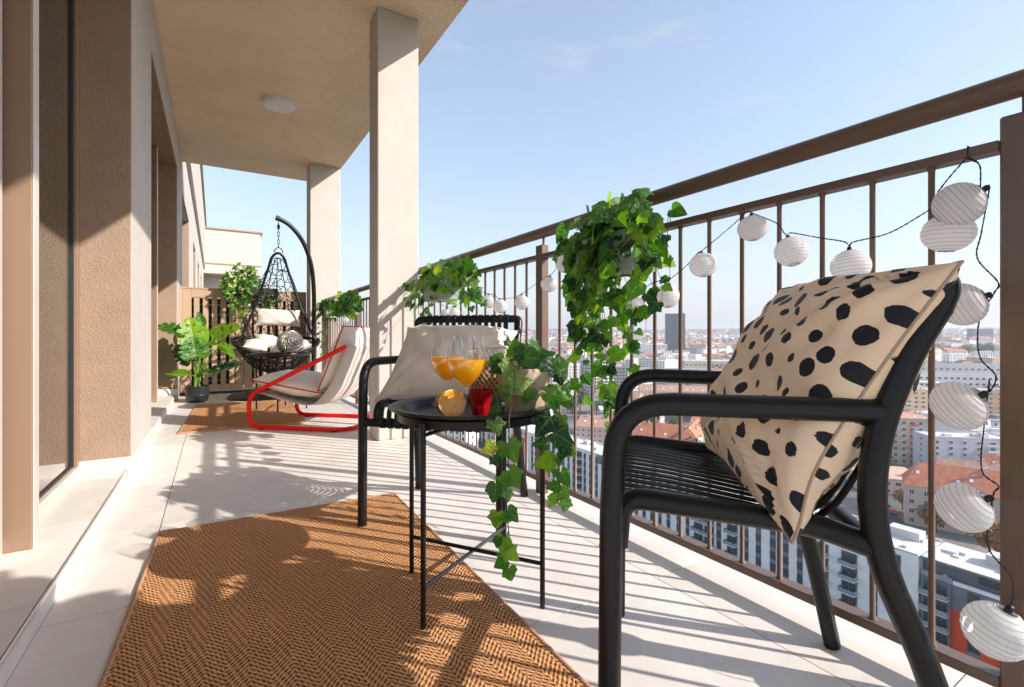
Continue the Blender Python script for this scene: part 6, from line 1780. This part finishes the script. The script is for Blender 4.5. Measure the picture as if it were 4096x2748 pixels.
KINDS = {
 'r1': (proto(26, 12, 14, 'cream', 'red', 5.5, 4, 8, .3), 'cream house with red tiled roof', 'red roofed houses of the distant city'),
 'r2': (proto(38, 13, 17, 'white', 'dullred', 5.0, 5, 12), 'white house row with dull red roof', 'red roofed houses of the distant city'),
 'r3': (proto(20, 12, 12, 'rose', 'red', 5.0, 3, 6, .6), 'rose house with hipped roof', 'red roofed houses of the distant city'),
 'w1': (proto(34, 15, 22, 'white', 'flat', .5, 6, 9), 'white flat block', 'flat roofed blocks of the distant city'),
 'w2': (proto(52, 13, 26, 'white', 'light', .5, 8, 15), 'long white slab', 'flat roofed blocks of the distant city'),
 't1': (proto(40, 14, 24, 'tan', 'light', .5, 7, 11), 'tan housing slab', 'flat roofed blocks of the distant city'),
 'g1': (proto(30, 20, 18, 'lightgrey', 'grey', .5, 4, 7), 'grey flat office', 'flat roofed blocks of the distant city'),
}
def scr(p):
    q = Vector(p) - _C; d = q.dot(_FW)
    return (2048 + 1922 * q.dot(_RT) / d, 1340.65 - 1922 * q.z / d) if d > 1 else (-9999, 0)
HSHORT = [(o, scr(o.location + Vector((0, 0, 10)))) for o in bpy.data.objects if o.get('category') == 'building' and o.location.z < -20]
def where(p):
    u, v = scr(p)
    best = min(HSHORT, key=lambda h: (h[1][0] - u) ** 2 + ((h[1][1] - v) * 2.5) ** 2)
    du, dv = u - best[1][0], v - best[1][1]
    nm = ' '.join(best[0]['label'].split()[:7])
    for w_ in (' with', ' in', ' of', ' and', ' at', ' on', ' a', ' behind', ' among', ' the', ' from', ' below', ' above', ' next'):
        while nm.endswith(w_): nm = nm[:-len(w_)]
    rel = ('right of' if du > 0 else 'left of') if abs(du) > abs(dv) * 2 else ('behind' if dv < 0 else 'in front of')
    far_ = 'just ' if abs(du) < 140 else 'well '
    return (far_ if rel.endswith('of') and 'front' not in rel else '') + rel + ' the ' + nm
placed = []
HERO = [(o.location.copy()) for o in bpy.data.objects if o.get('category') == 'building']
def free(la, de, rad):
    p = cw(la, de, 0)
    for h_ in HERO:
        if (Vector((h_.x, h_.y)) - Vector((p.x, p.y))).length < 38: return False
    for (a, b, r_) in placed:
        if (a - la) ** 2 + (b - de) ** 2 < (rad + r_) ** 2: return False
    # keep clear of the long block
    s = (la - 2.7) * E_LAT + (de - 236) * E_DEP
    d_ = (la - 2.7) * .855 + (de - 236) * .519
    if -80 < s < 260 and -20 < d_ < 34: return False
    if d_ < -20 and de < 260: return False
    return True
n_ = 0; tries = 0
while n_ < 230 and tries < 9000:
    tries += 1
    de = 250 + 1500 * random.random() ** 1.25
    la = de * R(-0.42, 1.25)
    # stay out of the near tower side
    if not free(la, de, 19 + de * 0.004): continue
    k = random.choice(['r1', 'r1', 'r2', 'r2', 'r3', 'w1', 'w1', 'w2', 't1', 'g1'])
    (parts_, dim), lab, grp = KINDS[k]
    t = thing('city_house', ' '.join((lab + ' ' + where(cw(la, de, terr(la, de) + 8))).split()[:16]), 'building', (0, 0, 0), grp)
    up_to_world(t, la, de, terr(la, de) - 0.5, R(-40, 25) + random.choice((0, 0, 90)))
    for nm, me in parts_:
        o = bpy.data.objects.new(nm, me); COL.objects.link(o); o.parent = t
        if nm == 'windows': o['kind'] = 'stuff'
    placed.append((la, de, 16)); n_ += 1
# the far carpet of roofs beyond: too many and too small to tell apart
far = {}
cols_ = [('white', 'red'), ('white', 'flat'), ('cream', 'dullred'), ('white', 'light'), ('rose', 'red'), ('tan', 'flat'), ('lightgrey', 'grey')]
fw_, fr_, fp_ = {}, {}, MB()
for k in range(3600):
    de = 900 + 4300 * random.random() ** 1.15
    la = de * R(-0.40, 1.2)
    wn_, rn_ = random.choice(cols_)
    w_, d_, h_ = R(14, 48), R(10, 16), R(8, 20) * (1.6 if random.random() < .08 else 1)
    a = R(-.6, .5) + random.choice((0, pi / 2)) - radians(31.776)
    z = terr(la, de) - 1
    p0 = cw(la, de, z); ca, sa = cos(a), sin(a)
    def X3(x, y, zz): return (p0.x + x * ca - y * sa, p0.y + x * sa + y * ca, z + zz)
    m_ = fw_.setdefault(wn_, MB())
    vs_ = [X3(x, y, zz) for zz in (-3, h_) for (x, y) in ((0, 0), (w_, 0), (w_, d_), (0, d_))]
    m_.add(vs_, [(0, 1, 5, 4), (1, 2, 6, 5), (2, 3, 7, 6), (3, 0, 4, 7), (4, 5, 6, 7)])
    r_ = fr_.setdefault(rn_, MB())
    if rn_ in ('red', 'dullred'):
        o_ = 0.6
        r_.add([X3(-o_, -o_, h_ + .1), X3(w_ + o_, -o_, h_ + .1), X3(w_ + o_, d_ + o_, h_ + .1), X3(-o_, d_ + o_, h_ + .1), X3(d_ * .3, d_ / 2, h_ + 5), X3(w_ - d_ * .3, d_ / 2, h_ + 5)], [(0, 1, 5, 4), (2, 3, 4, 5), (1, 2, 5), (3, 0, 4)])
    else:
        r_.add([X3(0, 0, h_ + .1), X3(w_, 0, h_ + .1), X3(w_, d_, h_ + .1), X3(0, d_, h_ + .1)], [(0, 1, 2, 3)])
    if de < 2600:
        fl = int(h_ / 3.3)
        for f in range(fl):
            zz = f * h_ / fl
            fp_.add([X3(1, -0.08, zz + 1.1), X3(w_ - 1, -0.08, zz + 1.1), X3(w_ - 1, -0.08, zz + 2.3), X3(1, -0.08, zz + 2.3)], [(0, 1, 2, 3)]) if random.random() < .25 else [fp_.add([X3(x, -0.08, zz + 1.0), X3(x + 1.5, -0.08, zz + 1.0), X3(x + 1.5, -0.08, zz + 2.5), X3(x, -0.08, zz + 2.5)], [(0, 1, 2, 3)]) for x in [1.0 + 3.6 * q for q in range(int((w_ - 2) / 3.6))]]
fc = thing('distant_city', 'hazy carpet of far roofs and houses reaching to the hills', 'city')
fc['kind'] = 'stuff'
for k, m_ in fw_.items(): o = part(m_, 'wall', W[k], fc); o['kind'] = 'stuff'
for k, m_ in fr_.items(): o = part(m_, 'roof', ROOF[k], fc); o['kind'] = 'stuff'
o = part(fp_, 'windows', M['pane'], fc); o['kind'] = 'stuff'

# ---- trees of the city
M['tree_leaf'] = simple('tree_foliage', (0.045, 0.085, 0.028), 0.9, vscale=0.5, col2=(0.09, 0.14, 0.045), randcol=0.35)
M['tree_autumn'] = simple('tree_foliage_autumn', (0.17, 0.075, 0.02), 0.9, vscale=0.5, col2=(0.26, 0.14, 0.04), randcol=0.3)
M['bark'] = simple('bark', (0.07, 0.05, 0.035), 0.9)
def tree_protos(n):
    out = []
    for k in range(n):
        c = MB()
        for q in range(420):
            a = R(0, 2 * pi); v = R(-1, 1); r_ = random.random() ** 0.45
            lob = 1 + 0.35 * noise.noise(Vector((cos(a) * 1.7 + k * 5, sin(a) * 1.7, v * 1.7)))
            x, y, z = r_ * lob * sqrt(1 - v * v) * cos(a) * 4.0, r_ * lob * sqrt(1 - v * v) * sin(a) * 4.0, 6.4 + r_ * lob * v * 3.6
            s = R(.45, .95)
            Mx = leaf_matrix((x, y, z), (R(-1, 1), R(-1, 1), R(-1, 1)), (R(-1, 1) + x * .2, R(-1, 1) + y * .2, R(0, 1.5)), s)
            c.add([Mx @ Vector(p) for p in ((-.5, 0, 0), (0, -.3, .1), (.55, .3, 0), (.1, .9, -.1), (-.45, .6, .1))], [(0, 1, 2, 3, 4)])
        t_ = MB().tube([(0, 0, -1), (0.1, 0, 2), (0, 0.1, 4.5), (.1, 0, 7)], [.35, .28, .2, .08], 7)
        for q in range(5):
            a = 2 * pi * q / 5 + R(-.3, .3)
            t_.tube([(0, 0, 3 + q * .4), (cos(a) * 1.2, sin(a) * 1.2, 5 + q * .3), (cos(a) * 2.3, sin(a) * 2.3, 6.2 + q * .4)], [.13, .08, .04], 5)
        oc = c.build('crown', M['tree_leaf']); ot = t_.build('trunk', M['bark'])
        oa = c.build('crown', M['tree_autumn'])
        out.append((oc.data, ot.data, oa.data))
        for o in (oc, ot, oa): bpy.data.objects.remove(o)
    return out
TP = tree_protos(5)
def tree(la, de, s, lab, grp, autumn=False):
    t = thing('city_tree', ' '.join((lab + ' ' + where(cw(la, de, terr(la, de) + 5))).split()[:16]), 'tree', (0, 0, 0), grp)
    up_to_world(t, la, de, terr(la, de), R(0, 360)); t.scale = (s, s, s * R(.9, 1.15))
    mc, mt, ma = random.choice(TP)
    for nm, me in (('crown', ma if autumn else mc), ('trunk', mt)):
        o = bpy.data.objects.new(nm, me); COL.objects.link(o); o.parent = t
GL = 'green street trees between the city houses'
for (u, de, s) in ((2745, 236, 1.5), (2775, 240, 1.6), (2805, 246, 1.5), (2760, 262, 1.3), (2640, 225, 1.2), (2600, 345, 1.4), (2565, 350, 1.5), (2700, 335, 1.3), (2405, 395, 1.7), (2440, 390, 1.6), (2320, 430, 2.0), (2290, 420, 1.7), (2800, 380, 1.8), (2850, 385, 2.0), (2890, 378, 1.8), (2930, 384, 1.7),
                   (3730, 300, 1.3), (3755, 303, 1.2), (3985, 262, 1.3), (3770, 640, 2.0), (3745, 620, 2.2), (3720, 600, 1.8), (3790, 660, 2.0), (3890, 640, 2.0), (3930, 1000, 3.0), (3870, 1010, 3.2), (3960, 1020, 3), (3750, 1000, 3.0), (3640, 700, 2.2), (3660, 720, 2.2), (3540, 246, 1.0), (2110, 330, 1.6), (2080, 340, 1.5), (2180, 470, 1.7), (3000, 420, 1.8), (1900, 260, 1.4), (1870, 270, 1.5), (1925, 280, 1.4)):
    tree(LD(u, de), de, s, 'green tree', GL)
for (u, de, s) in ((3820, 650, 2.2), (3850, 655, 2.0), (3800, 645, 1.8), (3720, 172, 0.9), (3745, 170, 0.8), (3960, 150, 1.2), (3985, 146, 1.2), (3610, 192, 0.8)):
    tree(LD(u, de), de, s, 'rusty autumn tree', 'rusty autumn trees in the city', True)
for k in range(110):
    de = 300 + 1500 * random.random(); la = de * R(-.35, 1.15)
    if free(la, de, 4): tree(la, de, R(1.2, 2.4), 'green tree', GL)
# far woods on the hills: one mass
wm = MB()
for k in range(5200):
    de = 1700 + 5200 * random.random(); la = de * R(-.4, 1.2)
    if de < 3800 and noise.noise(Vector((la * .002, de * .002, 3))) < 0.12: continue
    z = terr(la, de); s = R(8, 26) * (1.6 if de > 4000 else 1)
    p = cw(la, de, z)
    vs_ = [(p.x + s * cos(a), p.y + s * sin(a), z - 2) for a in (0, 1.26, 2.5, 3.77, 5.03)] + [(p.x + s * .5 * cos(a + .5), p.y + s * .5 * sin(a + .5), z + s * .42 * R(.7, 1.2)) for a in (0, 1.26, 2.5, 3.77, 5.03)]
    wm.add(vs_, [(i, (i + 1) % 5, 5 + (i + 1) % 5, 5 + i) for i in range(5)] + [(5, 6, 7, 8, 9)])
tag(wm.build('distant_woods', M['tree_leaf']), 'far off woods covering the hills and parks behind the city', 'woods', kind='stuff')

# ---- a street with cars between the long block and the corner house
def road(pts, wd):
    m_ = MB(); vs_ = []; L = [Vector((a, b, 0)) for a, b in pts]
    for i, p in enumerate(L):
        d_ = (L[min(i + 1, len(L) - 1)] - L[max(i - 1, 0)]).normalized(); nn = Vector((-d_.y, d_.x, 0))
        for s in (1, -1):
            q = p + nn * s * wd / 2; vs_.append(cw(q.x, q.y, terr(q.x, q.y) + 0.15))
    return m_.add(vs_, [(2 * i, 2 * i + 1, 2 * i + 3, 2 * i + 2) for i in range(len(L) - 1)])
tag(road([(-60, 300), (40, 262), (LD(3520, 196), 196), (LD(3620, 160), 160), (LD(3800, 128), 128), (LD(4100, 100), 100)], 13).build('street', M['asphalt']), 'asphalt street behind the long white block', 'street', kind='structure')
def car(lab, la, de, rot, col):
    t = thing('parked_car', lab, 'car')
    up_to_world(t, la, de, terr(la, de) + 0.16, rot)
    b = MB(); sec = [(-2.1, .45), (-2.15, .75), (-1.3, .95), (-.7, 1.42), (.7, 1.45), (1.35, 1.0), (2.1, .82), (2.15, .45)]
    vs_ = [(x, y * (1 if z < 1.0 else .85), z) for y in (-.85, .85) for (x, z) in sec]
    n8 = len(sec)
    b.add(vs_, [tuple(range(n8)), tuple(range(2 * n8 - 1, n8 - 1, -1))] + [(i, n8 + i, n8 + (i + 1) % n8, (i + 1) % n8) for i in range(n8)])
    part(b, 'body', simple('car_paint_' + lab.split()[0], col, .25), t)
    part(MB().box((-.95, -.80, 1.0), (.95, .80, 1.32)).box((-1.0, -.6, 1.02), (1.02, .6, 1.30)), 'window', M['pane'], t)
    for x in (-1.35, 1.35):
        for y in (-.8, .8):
            part(MB().lathe([(.01, -.1), (.33, -.1), (.33, .1), (.01, .1)], (x, y, .33), 12, Matrix.Rotation(pi / 2, 4, 'X')), 'wheel', M['gasket'], t)
car('red parked car on the street left of the taupe corner house', LD(3566, 188), 188, -60, (0.55, 0.02, 0.03))
car('black parked car on the street at the corner of the taupe house', LD(3610, 172), 172, -60, (0.02, 0.02, 0.022))
car('grey parked car standing behind the red one', LD(3545, 196), 196, -60, (0.25, 0.26, 0.27))

# ---- air: pale haze over the whole scene
hz = MB()
c0 = cw(1600, 2600, 0)
hz.box((-9500, -9500, ZG - 4), (13000, 13000, 190))
ho = hz.build('haze', None)
mh = bpy.data.materials.new('haze_air'); mh.use_nodes = True
nt_ = mh.node_tree; nt_.nodes.remove(nt_.nodes['Principled BSDF'])
pv = nt_.nodes.new('ShaderNodeVolumePrincipled'); pv.inputs['Color'].default_value = (0.93, 0.95, 1.0, 1); pv.inputs['Density'].default_value = 0.00018; pv.inputs['Anisotropy'].default_value = 0.2
nt_.links.new(pv.outputs[0], nt_.nodes['Material Output'].inputs['Volume'])
ho.data.materials.append(mh)
tag(ho, 'thin pale haze over the city', 'haze', kind='stuff')
